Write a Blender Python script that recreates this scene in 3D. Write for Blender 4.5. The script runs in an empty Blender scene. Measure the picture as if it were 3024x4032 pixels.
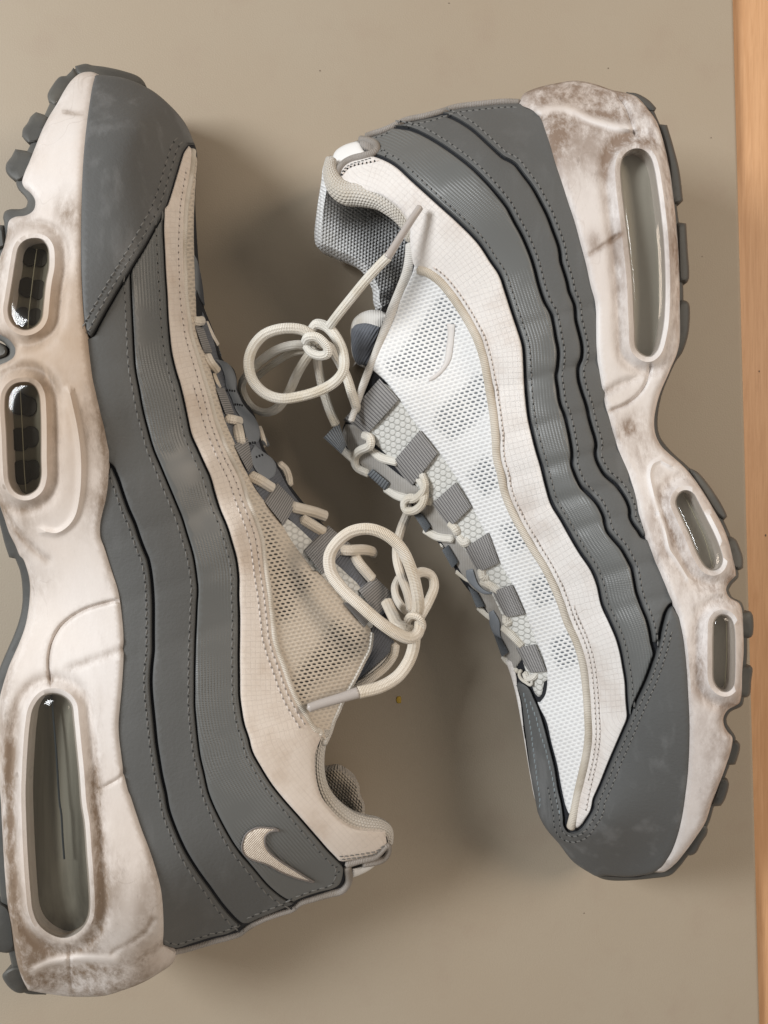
import bpy, bmesh, math, random
import numpy as np
from mathutils import Vector, Matrix
from mathutils.geometry import delaunay_2d_cdt

random.seed(7)
rng = np.random.default_rng(7)
SC = bpy.context.scene
COL = SC.collection

# ------------------------------------------------------------------ camera
CAM_H = 0.36                 # metres above the mat
LENS = 27.0
KV = 36.0 / LENS             # frame height per metre of distance
cam_d = bpy.data.cameras.new('camera')
cam_d.lens = LENS; cam_d.sensor_fit = 'VERTICAL'; cam_d.sensor_height = 36.0; cam_d.sensor_width = 36.0
cam_d.clip_start = 0.01; cam_d.clip_end = 50
cam = bpy.data.objects.new('camera', cam_d); COL.objects.link(cam)
cam.location = (0, 0, CAM_H)
SC.camera = cam
SC.render.resolution_x = 768; SC.render.resolution_y = 1024

# ------------------------------------------------------------------ light
SC.view_settings.view_transform = 'Standard'
SC.view_settings.look = 'None'
SC.view_settings.exposure = 0.03
SC.view_settings.gamma = 1.0
w = bpy.data.worlds.new('World'); SC.world = w; w.use_nodes = True
bg = w.node_tree.nodes['Background']
bg.inputs[0].default_value = (1.0, 0.93, 0.84, 1); bg.inputs[1].default_value = 0.33

def area(name, loc, target, size, power, color, size_y=None):
    l = bpy.data.lights.new(name, 'AREA'); l.energy = power; l.color = color
    l.shape = 'RECTANGLE'; l.size = size; l.size_y = size_y or size
    o = bpy.data.objects.new(name, l); COL.objects.link(o); o.location = loc
    d = Vector(target) - Vector(loc)
    o.rotation_euler = d.to_track_quat('-Z', 'Y').to_euler()
    return o
area('window_light', (-1.10, 0.37, 0.95), (0.02, -0.02, 0.03), 0.48, 20.0, (0.96, 0.985, 1.0), 0.42)
area('ceiling_lamp', (0.80, 0.30, 0.82), (0.06, 0.0, 0.03), 0.34, 5.0, (1.0, 0.84, 0.68))

# ------------------------------------------------------------------ photograph coordinates -> world
CX, CY, PH = 1512.0, 2016.0, 4032.0
def to_world(p, z):
    p = np.asarray(p, float); z = np.asarray(z, float)
    s = KV / PH * (CAM_H - z)
    return np.stack([(p[..., 0] - CX) * s, -(p[..., 1] - CY) * s, z + 0 * p[..., 0]], -1)
def px2m(z): return KV / PH * (CAM_H - z)
def T(ox, oy, txt, s=1.659):
    v = np.array([float(a) for a in txt.replace(',', ' ').split()]).reshape(-1, 2)
    return v / s + np.array([ox, oy])
def A(t): return T(2024, 200, t)
def B(t): return T(2024, 1200, t)
def Cc(t): return T(2024, 2200, t)
def D(t): return T(2024, 3032, t)
def E(t): return T(1200, 200, t)
def F(t): return T(900, 1000, t)
def G(t): return T(1500, 1700, t)
def Hh(t): return T(1700, 2600, t, 2.074)
def I(t): return T(1500, 900, t)
def J(t): return T(1200, 500, t, 3.318)
def K(t): return T(0, 200, t)
def Lb(t): return T(0, 1200, t)
def M(t): return T(0, 2200, t)
def Nn(t): return T(0, 3032, t)
def O(t): return T(900, 1900, t)
def Q(t): return T(900, 2700, t)
def S(t): return T(500, 1000, t, 2.37)
def U(t): return T(600, 1600, t, 2.37)
def V(t): return T(0, 800, t, 3.318)
def cat(*a):
    """Join traced stretches; where two crops overlap, skip the doubled points."""
    out = [np.asarray(q, float) for q in a if len(q)]
    r = list(out[0])
    for q in out[1:]:
        q = list(q)
        while len(q) > 1 and len(r) > 1:
            d = r[-1] - r[-2]; e = q[0] - r[-1]; g = q[1] - q[0]
            if np.dot(d, e) < 0 and np.dot(d, g) > 0 and np.hypot(*e) < 160: q.pop(0)
            else: break
        r += q
    return np.array(r)

# ------------------------------------------------------------------ 2-D geometry helpers
def catmull(pts, step=8.0, closed=False, corner=48.0):
    """Smooth a traced polyline, keeping its sharp corners, and resample it every `step`."""
    p = np.asarray(pts, float)
    keep = [0]
    for i in range(1, len(p)):
        if np.hypot(*(p[i] - p[keep[-1]])) > 2.0: keep.append(i)
    p = p[keep]
    if closed and np.hypot(*(p[0] - p[-1])) < 2.0: p = p[:-1]
    n = len(p)
    def isc(i):
        if not closed and (i == 0 or i == n - 1): return True
        a = p[i] - p[(i - 1) % n]; b = p[(i + 1) % n] - p[i]
        c = np.dot(a, b) / (np.hypot(*a) * np.hypot(*b) + 1e-9)
        return math.degrees(math.acos(max(-1, min(1, c)))) > corner
    cr = [isc(i) for i in range(n)]
    out = []
    for i in range(n if closed else n - 1):
        p1, p2 = p[i], p[(i + 1) % n]
        L = np.hypot(*(p2 - p1))
        p0 = p[(i - 1) % n] if not cr[i] else p1 - (p2 - p1)
        j = (i + 1) % n
        p3 = p[(i + 2) % n] if not cr[j] else p2 + (p2 - p1)
        t01 = np.hypot(*(p1 - p0)) ** .5 + 1e-6; t12 = L ** .5 + 1e-6; t23 = np.hypot(*(p3 - p2)) ** .5 + 1e-6
        m1 = (p2 - p1) + t12 * ((p1 - p0) / t01 - (p2 - p0) / (t01 + t12))
        m2 = (p2 - p1) + t12 * ((p3 - p2) / t23 - (p3 - p1) / (t12 + t23))
        k = max(1, int(round(L / step)))
        for q in range(k):
            t = q / k
            out.append((2*t**3 - 3*t**2 + 1)*p1 + (t**3 - 2*t**2 + t)*m1 + (-2*t**3 + 3*t**2)*p2 + (t**3 - t**2)*m2)
    if not closed: out.append(p[-1])
    return np.array(out)

def seg_dist(P, poly, closed=True, want=False):
    """Distance of points to a polyline; with want also arc length and signed side."""
    P = np.asarray(P, float); a = np.asarray(poly, float)
    b = np.roll(a, -1, 0) if closed else a[1:]
    if not closed: a = a[:-1]
    d = b - a; L2 = (d ** 2).sum(1) + 1e-9; Ls = np.sqrt(L2); cum = np.concatenate([[0], np.cumsum(Ls)[:-1]])
    best = np.full(len(P), 1e18); arc = np.zeros(len(P)); side = np.zeros(len(P))
    for s in range(0, len(P), 3000):
        q = P[s:s+3000]
        r = q[:, None, :] - a[None]
        t = np.clip((r * d[None]).sum(2) / L2[None], 0, 1)
        e = r - t[..., None] * d[None]
        dd = (e ** 2).sum(2); j = dd.argmin(1); ii = np.arange(len(q))
        best[s:s+3000] = dd[ii, j]
        if want:
            arc[s:s+3000] = cum[j] + t[ii, j] * Ls[j]
            side[s:s+3000] = np.sign(d[j, 0] * r[ii, j, 1] - d[j, 1] * r[ii, j, 0])
    best = np.sqrt(best)
    return (best, arc, side) if want else best

def inside(P, poly):
    P = np.asarray(P, float); a = np.asarray(poly, float); b = np.roll(a, -1, 0)
    res = np.zeros(len(P), bool)
    for i in range(len(a)):
        y1, y2 = a[i, 1], b[i, 1]
        if y1 == y2: continue
        c = (y1 > P[:, 1]) != (y2 > P[:, 1])
        x = a[i, 0] + (P[:, 1] - y1) * (b[i, 0] - a[i, 0]) / (y2 - y1)
        res ^= c & (P[:, 0] < x)
    return res

def normals2(pl, closed):
    if closed: t = np.roll(pl, -1, 0) - np.roll(pl, 1, 0)
    else: t = np.gradient(pl, axis=0)
    t /= np.hypot(t[:, 0], t[:, 1])[:, None] + 1e-9
    return np.stack([-t[:, 1], t[:, 0]], 1)
def offset(pl, d):            # open polyline shifted sideways by d px
    pl = catmull(pl, 10.0); return pl + normals2(pl, False) * d
def area2(p): return 0.5 * np.sum(p[:, 0] * np.roll(p[:, 1], -1) - np.roll(p[:, 0], -1) * p[:, 1])

def rounded(poly, sigma=13.0):
    p = catmull(poly, 4.0, True, 175); n = len(p); k = int(sigma * 3 / 4) + 1
    w_ = np.exp(-(np.arange(-k, k + 1) * 4.0 / sigma) ** 2 / 2); w_ /= w_.sum()
    q = sum(w_[i + k] * np.roll(p, i, 0) for i in range(-k, k + 1))
    return (q + (q - sum(w_[i + k] * np.roll(q, i, 0) for i in range(-k, k + 1))))[::2]

class Field:
    """Thin-plate surface through scattered (x, y, height) points."""
    def __init__(s, pts):
        p = np.array(pts, float); s.c = p[:, :2] / 1000.0; z = p[:, 2]; n = len(p)
        Km = s.phi(np.hypot(*(s.c[:, None] - s.c[None]).transpose(2, 0, 1))) + np.eye(n) * 5e-3
        Pm = np.c_[np.ones(n), s.c]
        Am = np.zeros((n + 3, n + 3)); Am[:n, :n] = Km; Am[:n, n:] = Pm; Am[n:, :n] = Pm.T
        s.w = np.linalg.solve(Am, np.r_[z, 0, 0, 0])
    @staticmethod
    def phi(r): return np.where(r > 1e-9, r * r * np.log(r + 1e-12), 0)
    def __call__(s, P):
        q = np.asarray(P, float) / 1000.0
        r = np.hypot(q[:, None, 0] - s.c[None, :, 0], q[:, None, 1] - s.c[None, :, 1])
        return s.phi(r) @ s.w[:-3] + s.w[-3] + q @ s.w[-2:]

# ------------------------------------------------------------------ mesh helpers
def link(name, me, mat, parent=None):
    o = bpy.data.objects.new(name, me); COL.objects.link(o)
    if mat is not None:
        for m_ in (mat if isinstance(mat, (list, tuple)) else [mat]): me.materials.append(m_)
    if parent is not None:
        o.parent = parent
        if parent.parent is None: o.matrix_parent_inverse = Matrix.Translation(-Vector(parent.location))
    return o
def mesh(name, verts, faces, uv=None, mask=None, smooth=True, sharp=50, matidx=None):
    me = bpy.data.meshes.new(name)
    me.from_pydata([tuple(v) for v in verts], [], [tuple(int(i) for i in f) for f in faces])
    if uv is not None:
        l = me.uv_layers.new(name='UVMap'); li = np.zeros(len(me.loops), int); me.loops.foreach_get('vertex_index', li)
        l.data.foreach_set('uv', np.asarray(uv, float)[li].ravel())
    if mask is not None:
        at = me.attributes.new('mask', 'FLOAT', 'POINT'); at.data.foreach_set('value', np.asarray(mask, float))
    if smooth:
        me.polygons.foreach_set('use_smooth', [True] * len(me.polygons))
        if sharp: me.set_sharp_from_angle(angle=math.radians(sharp))
    if matidx is not None: me.polygons.foreach_set('material_index', matidx)
    me.update()
    return me

def sheet(poly, grid, rnd, holes=(), lines=()):
    """Triangulate a traced outline with rings near its rim; returns points, triangles, rim loops, rim distance."""
    loops = [poly] + list(holes)
    pts = []; edges = []
    for lp in loops:
        o = len(pts); n = len(lp)
        pts += [tuple(q) for q in lp]; edges += [(o + i, o + (i + 1) % n) for i in range(n)]
    nb = len(pts)
    lo, hi = poly.min(0), poly.max(0)
    xs = np.arange(lo[0], hi[0], grid); ys = np.arange(lo[1], hi[1], grid * .87)
    gx, gy = np.meshgrid(xs, ys); gx = gx + (np.arange(len(ys)) % 2)[:, None] * grid * .5
    g = np.stack([gx.ravel(), gy.ravel()], 1)
    def ok(q, lim):
        m_ = inside(q, poly)
        for h in holes: m_ &= ~inside(q, h)
        q = q[m_]
        if not len(q): return q
        dd = seg_dist(q, poly)
        for h in holes: dd = np.minimum(dd, seg_dist(q, h))
        return q[dd > lim]
    g = ok(g, rnd * 1.15 + grid * .3)
    for ln, w_ in lines:                       # finer rows of points along moulded grooves
        if len(g): g = g[seg_dist(g, ln, False) > w_ * 2.2 + 3]
    extra = [g]
    for i_, (ln, w_) in enumerate(lines):
        nn = normals2(ln, False)
        for k_ in (-2.2, -1.4, -.7, 0, .7, 1.4, 2.2):
            q = ok(ln + nn * k_ * w_, 4.0)
            for l2, w2 in lines[:i_]:
                if len(q): q = q[seg_dist(q, l2, False) > w2 * 2.3]
            extra.append(q)
    for k, fr in enumerate((.3, 1.0)):
        for li, lp in enumerate(loops):
            sg = 1 if area2(lp) > 0 else -1
            if li > 0: sg = -sg
            extra.append(ok(lp + normals2(lp, True) * sg * rnd * fr, rnd * fr * .93))
    allp = np.concatenate([np.array(pts)] + [e for e in extra if len(e)], 0)
    vo, eo, fo, ov, oe, of = delaunay_2d_cdt([Vector(q) for q in allp], edges, [], 0, 1e-4)
    vo = np.array([(v.x, v.y) for v in vo]); fo = np.array(fo)
    c = vo[fo].mean(1); m_ = inside(c, poly)
    for h in holes: m_ &= ~inside(c, h)
    fo = fo[m_]
    a = vo[fo[:, 1]] - vo[fo[:, 0]]; b = vo[fo[:, 2]] - vo[fo[:, 0]]
    fl = (a[:, 0] * b[:, 1] - a[:, 1] * b[:, 0]) > 0          # picture y points down
    fo[fl] = fo[fl][:, ::-1]
    d = seg_dist(vo, poly)
    for h in holes: d = np.minimum(d, seg_dist(vo, h))
    # rim edges = edges used once
    from collections import Counter
    ec = Counter(); dirn = {}
    for f in fo:
        for i in range(3):
            e = (f[i], f[(i + 1) % 3]); k = (min(e), max(e)); ec[k] += 1; dirn[k] = e
    rim = [dirn[k] for k, n in ec.items() if n == 1]
    used = np.unique(fo); mp = -np.ones(len(vo), int); mp[used] = np.arange(len(used))
    return vo[used], mp[fo], [(mp[a_], mp[b_]) for a_, b_ in rim], d[used]

def roundprof(d, r): 
    t = np.clip(1 - d / r, 0, 1); return 1 - np.sqrt(1 - t * t)

def slab(name, poly, zf, top, thick, mat, parent, grid=18, rnd=8, holes=(), ref=None, maskf=None, smooth_poly=True, drop=0.0015,
         extra=None, step=8, open_rim=None, inset=None, stain_shade_f=None, lines=()):
    """A panel of real thickness: upper face `top` above the surface zf, rounded rim, rim walls going down."""
    poly = catmull(poly, step, True) if smooth_poly else np.asarray(poly, float)
    holes = [catmull(h, 4, True) for h in holes]
    p, f, rim, d = sheet(poly, grid, rnd, holes, lines)
    z = zf(p) + top - thick * roundprof(d, rnd)
    if extra is not None: z = z + extra(p, d)
    W = to_world(p, z)
    ids = sorted({i for e in rim for i in e}); mp = {i: k for k, i in enumerate(ids)}
    n0 = len(W); faces = [tuple(t) for t in f]; pts2 = [W]; pp = [p]
    # outward direction at each rim vertex
    nrm = np.zeros((len(p), 2))
    for a, b in rim:
        t = p[b] - p[a]; t /= np.hypot(*t) + 1e-9
        n_ = np.array([t[1], -t[0]]); nrm[a] += n_; nrm[b] += n_
    nrm /= np.hypot(nrm[:, 0], nrm[:, 1])[:, None] + 1e-9
    mid = np.array([0.5 * (p[a] + p[b]) for a, b in rim[:40]]); tv = np.array([nrm[a] for a, b in rim[:40]])
    test = inside(mid + tv * 1.5, poly)
    for h in holes: test &= ~inside(mid + tv * 1.5, h)
    if test.mean() > .5: nrm = -nrm
    rings = inset if inset is not None else [(drop, 0.0)]
    prev = {i: i for i in ids}; off = n0
    for dz, ins in rings:
        r = W[ids].copy()
        if dz == 'floor': 
            zz = np.full(len(ids), 0.0015); fr = np.clip(r[:, 2], 0, None)
            r[:, :2] -= (nrm[ids] * np.array([1, -1])) * (ins * np.minimum(fr, .025))[:, None]; r[:, 2] = zz
        elif isinstance(dz, str):
            k = float(dz); h = r[:, 2].copy(); r[:, :2] -= (nrm[ids] * np.array([1, -1])) * (ins * np.minimum(h, .04))[:, None]; r[:, 2] = h * (1 - k) + .0015 * k
        else:
            r[:, :2] -= (nrm[ids] * np.array([1, -1])) * ins; r[:, 2] -= dz
        pts2.append(r); pp.append(p[ids])
        cur = {i: off + mp[i] for i in ids}; off += len(ids)
        for a, b in rim:
            if open_rim is not None and open_rim(0.5 * (p[a] + p[b])): continue
            faces.append((prev[b], prev[a], cur[a], cur[b]))
        prev = cur
    Wn = np.concatenate(pts2, 0); P = np.concatenate(pp, 0)
    if ref is not None:
        dd, arc, sd = seg_dist(P, ref, False, True); uv = np.stack([arc, dd * sd], 1) / 100.0
    else: uv = P / 100.0
    mk = maskf(P) if maskf is not None else None
    me = mesh(name, Wn, faces, uv, mk, sharp=55)
    if stain_shade_f is not None:
        at = me.attributes.new('tint', 'FLOAT', 'POINT'); at.data.foreach_set('value', np.asarray(stain_shade_f(P), float))
    return link(name, me, mat, parent)

def spline3(pts, step):
    p = np.asarray(pts, float); n = len(p); out = []
    for i in range(n - 1):
        p0 = p[i - 1] if i else 2 * p[0] - p[1]; p1, p2 = p[i], p[i + 1]; p3 = p[i + 2] if i + 2 < n else 2 * p[-1] - p[-2]
        k = max(2, int(np.linalg.norm(p2 - p1) / step))
        for q in range(k):
            t = q / k
            out.append(.5 * ((2*p1) + (-p0 + p2)*t + (2*p0 - 5*p1 + 4*p2 - p3)*t*t + (-p0 + 3*p1 - 3*p2 + p3)*t**3))
    out.append(p[-1]); return np.array(out)

def tube_geo(W, rad, nseg=12, flat=1.0, cap=True):
    n = len(W); rad = np.broadcast_to(rad, (n,)) if np.ndim(rad) else np.full(n, rad)
    t = np.gradient(W, axis=0); t /= np.linalg.norm(t, axis=1)[:, None] + 1e-12
    up = np.array([0, 0, 1.0]); V_ = []; UV = []; arc = np.r_[0, np.cumsum(np.linalg.norm(np.diff(W, axis=0), axis=1))]
    prevx = None
    for i in range(n):
        if prevx is None:
            x = np.cross(up, t[i]); 
            if np.linalg.norm(x) < .1: x = np.cross(np.array([1., 0, 0]), t[i])
        else: x = prevx - t[i] * np.dot(prevx, t[i])
        x /= np.linalg.norm(x) + 1e-12; y = np.cross(t[i], x); prevx = x
        for k in range(nseg):
            a = 2 * math.pi * k / nseg
            V_.append(W[i] + rad[i] * (math.cos(a) * x + flat * math.sin(a) * y)); UV.append((arc[i] * 100, k / nseg))
    Fs = [(i*nseg + k, i*nseg + (k+1) % nseg, (i+1)*nseg + (k+1) % nseg, (i+1)*nseg + k) for i in range(n - 1) for k in range(nseg)]
    if cap:
        for e, s in ((0, -1), (n - 1, 1)):
            c = len(V_); V_.append(W[e] + t[e] * rad[e] * .55 * s); UV.append((arc[e] * 100, .5))
            for k in range(nseg):
                a, b = e*nseg + k, e*nseg + (k+1) % nseg
                Fs.append((b, a, c) if s < 0 else (a, b, c))
    return np.array(V_), Fs, np.array(UV)

def tube(name, pts, zs, r_px, mat, parent, step=6, nseg=12, zf=None, lift=0.0, flat=1.0, knit=False):
    """Round cord through traced points; zs = heights (or None to lie on the surface zf)."""
    pts = np.asarray(pts, float)
    if zs is None:
        q = catmull(pts, step, False, 170); z = zf(q) + lift; P3 = np.c_[q, z]
    else:
        zs = np.interp(np.linspace(0, 1, len(pts)), np.linspace(0, 1, len(zs)), zs)
        P3 = spline3(np.c_[pts, zs * 10000], step); P3[:, 2] /= 10000
    W = to_world(P3[:, :2], P3[:, 2])
    rad = r_px * px2m(P3[:, 2]) if np.ndim(r_px) == 0 else np.interp(np.linspace(0, 1, len(W)), np.linspace(0, 1, len(r_px)), r_px) * px2m(P3[:, 2])
    v, f, uv = tube_geo(W, rad, nseg, flat)
    if knit: uv[:, 1] *= round(2 * math.pi * rad.mean() * 100 * 10) / 10
    return link(name, mesh(name, v, f, uv, sharp=None), mat, parent)

def stitches(name, line, zf, lift, mat, parent, pitch=15, w_=3.2, length=.72, jitter=1.2, hole=True):
    """A seam: short raised threads with a dark needle hole between each two, all on the surface."""
    q = catmull(line, 3.0); ar = np.r_[0, np.cumsum(np.hypot(*np.diff(q, axis=0).T))]
    n = max(2, int(ar[-1] / pitch)); s = (np.arange(n) + .5) * ar[-1] / n
    tang = normals2(q, False)
    vs = []; fs = []; mi = []
    for k in range(n):
        a0 = s[k] - pitch * length / 2; a1 = s[k] + pitch * length / 2
        js = rng.normal(0, jitter * .4)
        pts = []
        for a, h in ((a0, .35), (.75*a0 + .25*a1, 1.0), (.25*a0 + .75*a1, 1.0), (a1, .35)):
            c = np.array([np.interp(a, ar, q[:, 0]), np.interp(a, ar, q[:, 1])])
            nn = np.array([np.interp(a, ar, tang[:, 0]), np.interp(a, ar, tang[:, 1])])
            slant = (a - s[k]) * .16
            pts.append((c + nn * (js + slant), nn, h))
        o = len(vs)
        for c, nn, h in pts:
            zz = zf(np.array([c]))[0] + lift
            for sd, hh in ((-1, 0.0), (-.55, .8), (.55, .8), (1, 0.0)):
                vs.append(to_world(c + nn * w_ * sd * (.6 + .4 * h), zz + hh * h * .00042 - .00012))
        for i in range(3):
            for j in range(3): fs.append((o+i*4+j, o+i*4+j+1, o+(i+1)*4+j+1, o+(i+1)*4+j)); mi.append(0)
        if hole:
            a = s[k] + pitch / 2
            c = np.array([np.interp(a, ar, q[:, 0]), np.interp(a, ar, q[:, 1])]); zz = zf(np.array([c]))[0] + lift + .00004
            o = len(vs); R_ = w_ * 1.5
            for i in range(6):
                an = i * math.pi / 3; vs.append(to_world(c + R_ * np.array([math.cos(an), math.sin(an)]), zz))
            fs.append(tuple(range(o + 5, o - 1, -1))); mi.append(1)
    me = mesh(name, vs, fs, None, None, sharp=None, matidx=mi)
    o = link(name, me, [mat, MAT['needle_hole_pale' if name == 'seam_stitching' else 'needle_hole']], parent); o['kind'] = 'stuff'
    return o

# ------------------------------------------------------------------ materials
MAT = {}
class NT:
    def __init__(s, name):
        s.m = bpy.data.materials.new(name); s.m.use_nodes = True; s.t = s.m.node_tree; s.n = s.t.nodes
        s.b = s.n['Principled BSDF']; s.out = s.n['Material Output']
        MAT[name] = s.m
    def new(s, ty, **kw):
        x = s.n.new(ty)
        for k, v in kw.items(): setattr(x, k, v)
        return x
    def put(s, sock, v):
        if isinstance(v, bpy.types.NodeSocket): s.t.links.new(v, sock)
        elif v is not None:
            if hasattr(sock, 'default_value'):
                try: sock.default_value = v
                except Exception: sock.default_value = tuple(v) + (1,)
    def math(s, op, a, b=None, c=None, clamp=False):
        x = s.new('ShaderNodeMath', operation=op, use_clamp=clamp)
        for i, v in enumerate((a, b, c)):
            if v is not None: s.put(x.inputs[i], v)
        return x.outputs[0]
    def mix(s, f, a, b):
        x = s.new('ShaderNodeMix', data_type='RGBA'); s.put(x.inputs[0], f)
        s.put(x.inputs[6], a if isinstance(a, bpy.types.NodeSocket) else tuple(a) + (1,))
        s.put(x.inputs[7], b if isinstance(b, bpy.types.NodeSocket) else tuple(b) + (1,)); return x.outputs[2]
    def obj(s, scale=(1, 1, 1), rot=0.0):
        tc = s.new('ShaderNodeTexCoord'); mp = s.new('ShaderNodeMapping'); s.t.links.new(tc.outputs['Object'], mp.inputs[0])
        mp.inputs['Scale'].default_value = scale; mp.inputs['Rotation'].default_value = (0, 0, rot); return mp.outputs[0]
    def uv(s, scale=(1, 1, 1)):
        tc = s.new('ShaderNodeTexCoord'); mp = s.new('ShaderNodeMapping'); s.t.links.new(tc.outputs['UV'], mp.inputs[0])
        mp.inputs['Scale'].default_value = scale; return mp.outputs[0]
    def sep(s, v):
        x = s.new('ShaderNodeSeparateXYZ'); s.put(x.inputs[0], v); return x.outputs[0], x.outputs[1], x.outputs[2]
    def noise(s, vec, scale, detail=3, rough=.55, dist=0.0):
        x = s.new('ShaderNodeTexNoise'); s.put(x.inputs['Vector'], vec); x.inputs['Scale'].default_value = scale
        x.inputs['Detail'].default_value = detail; x.inputs['Roughness'].default_value = rough; x.inputs['Distortion'].default_value = dist
        return x.outputs[0]
    def ramp(s, v, a, b):
        x = s.new('ShaderNodeMapRange', interpolation_type='SMOOTHSTEP'); s.put(x.inputs[0], v)
        x.inputs[1].default_value = a; x.inputs[2].default_value = b; return x.outputs[0]
    def attr(s, name='mask'):
        x = s.new('ShaderNodeAttribute', attribute_name=name); return x.outputs['Fac']
    def bump(s, h, dist, strength=1.0, prev=None):
        x = s.new('ShaderNodeBump'); s.put(x.inputs['Height'], h); x.inputs['Distance'].default_value = dist; x.inputs['Strength'].default_value = strength
        if prev is not None: s.t.links.new(prev, x.inputs['Normal'])
        return x.outputs[0]
    def done(s, color=None, rough=None, normal=None, **kw):
        s.put(s.b.inputs['Base Color'], color if not isinstance(color, tuple) else color + (1,))
        s.put(s.b.inputs['Roughness'], rough)
        if normal is not None: s.put(s.b.inputs['Normal'], normal)
        for k, v in kw.items(): s.put(s.b.inputs[k.replace('_', ' ')], v)
        return s.m

def make_materials():
    # smooth synthetic leather
    for nm, c in (('grey_leather', (.108, .111, .111)), ('toe_leather', (.103, .106, .107))):
        k = NT(nm); v = k.obj()
        n1 = k.noise(v, 900, 4); n2 = k.noise(v, 25, 4); n3 = k.noise(k.obj((1, .25, 1), .3), 120, 4)
        col = k.mix(k.math('MULTIPLY', n2, .30), c, (c[0]*.72, c[1]*.72, c[2]*.70))
        col = k.mix(k.math('MULTIPLY', k.ramp(n3, .50, .72), .45 if nm == 'toe_leather' else .14), col, (.20, .205, .21))
        k.done(col, k.math('MULTIPLY_ADD', n2, .20, .52), k.bump(n1, .00022, .6, k.bump(n2, .0016, .4)), Specular_IOR_Level=.42)
    # diagonal-ribbed grey textile band
    k = NT('ribbed_band'); u, v_, _ = k.sep(k.uv())
    w1 = k.math('SINE', k.math('MULTIPLY', v_, 52.0)); w2 = k.math('SINE', k.math('MULTIPLY', k.math('ADD', u, k.math('MULTIPLY', v_, .1)), 90.0))
    ob = k.obj(); pt = k.ramp(k.noise(ob, 38, 3), .40, .62)
    h = k.math('MULTIPLY', k.math('ADD', w1, k.math('MULTIPLY', w2, .3)), pt)
    col = k.mix(k.math('MULTIPLY', k.math('MULTIPLY_ADD', w1, .5, .5), k.math('MULTIPLY', pt, .34)), (.128, .133, .132), (.20, .207, .206))
    k.done(col, .42, k.bump(h, .00016, .45), Specular_IOR_Level=.5)
    # white ripstop
    for nm, c1, c2 in (('ripstop', (.80, .77, .75), (.66, .60, .56)), ('ripstop_warm_lit', (.77, .69, .62), (.63, .53, .445))):  # second copy has warm light mixed into its colour, for the left shoe
        k = NT(nm); u, v_, _ = k.sep(k.uv())
        def lines(x, freq, wd):
            return k.ramp(k.math('ABSOLUTE', k.math('SUBTRACT', k.math('FRACT', k.math('MULTIPLY', x, freq)), .5)), 0.0, wd)
        wob = k.noise(k.obj(), 60, 3)
        g1 = lines(k.math('ADD', u, k.math('MULTIPLY', wob, .02)), 4.6, .07); g2 = lines(k.math('ADD', v_, k.math('MULTIPLY', wob, .02)), 5.2, .07)
        g = k.math('MINIMUM', g1, g2)
        ob = k.obj(); n = k.noise(ob, 40, 5, .65); fine = k.noise(k.uv((1, 6, 1)), 26, 2)
        base = k.mix(k.ramp(n, .45, .75), c1, c2)
        base = k.mix(k.math('MULTIPLY', k.math('SUBTRACT', 1.0, g), k.math('MULTIPLY', k.noise(ob, 130, 2), .34)), base, (.52, .45, .41))
        k.done(base, .85, k.bump(g, .0002, .5, k.bump(fine, .0003, .5)), Sheen_Weight=.25)
    # open mesh: staggered holes
    for nm, c, hc in (('open_mesh', (.82, .825, .83), (.15, .165, .185)), ('open_mesh_tan', (.64, .565, .475), (.025, .022, .02))):  # second copy is darker and tan, with near-black holes
        k = NT(nm); u, v_, _ = k.sep(k.uv()); jit = k.noise(k.obj(), 350, 1)
        U_ = k.math('MULTIPLY', u, 4.7); V__ = k.math('MULTIPLY', v_, 6.6)
        row = k.math('FLOOR', V__); U_ = k.math('ADD', U_, k.math('MULTIPLY', k.math('MODULO', k.math('ABSOLUTE', row), 2.0), .5))
        fu = k.math('SUBTRACT', k.math('FRACT', U_), .5); fv = k.math('SUBTRACT', k.math('FRACT', V__), .5)
        fu = k.math('ADD', fu, k.math('MULTIPLY', fv, -.35))
        d = k.math('SQRT', k.math('ADD', k.math('MULTIPLY', k.math('MULTIPLY', fu, fu), .8), k.math('MULTIPLY', k.math('MULTIPLY', fv, fv), 1.25)))
        d = k.math('ADD', d, k.math('MULTIPLY', k.math('SUBTRACT', jit, .5), .18))
        hole = k.ramp(d, .37, .22)
        op = k.attr()
        dk = k.mix(op, (c[0]*.78, c[1]*.78, c[2]*.79), hc)
        n = k.noise(k.obj(), 30, 4)
        cc = k.mix(k.ramp(n, .45, .85), c, (c[0]*.88, c[1]*.86, c[2]*.83))
        k.done(k.mix(hole, cc, dk), .8, k.bump(d, .0006, .7))
    # knit lining and collar
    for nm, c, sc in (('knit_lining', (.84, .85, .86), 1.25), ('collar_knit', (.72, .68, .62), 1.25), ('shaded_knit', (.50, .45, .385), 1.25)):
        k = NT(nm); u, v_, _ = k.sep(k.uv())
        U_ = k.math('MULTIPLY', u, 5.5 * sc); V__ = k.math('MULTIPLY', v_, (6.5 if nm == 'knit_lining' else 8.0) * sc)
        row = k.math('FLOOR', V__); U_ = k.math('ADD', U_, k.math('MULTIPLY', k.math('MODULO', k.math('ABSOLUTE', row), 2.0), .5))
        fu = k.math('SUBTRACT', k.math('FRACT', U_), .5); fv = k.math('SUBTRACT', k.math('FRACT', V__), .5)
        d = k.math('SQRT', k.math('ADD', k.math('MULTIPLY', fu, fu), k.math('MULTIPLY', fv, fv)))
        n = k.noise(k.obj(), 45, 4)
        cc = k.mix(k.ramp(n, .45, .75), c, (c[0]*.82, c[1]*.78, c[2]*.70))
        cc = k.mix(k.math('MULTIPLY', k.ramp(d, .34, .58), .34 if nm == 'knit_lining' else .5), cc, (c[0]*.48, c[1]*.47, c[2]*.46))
        k.done(cc, .9, k.bump(k.ramp(d, .55, .1), .0007, .8), Sheen_Weight=.3)
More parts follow.
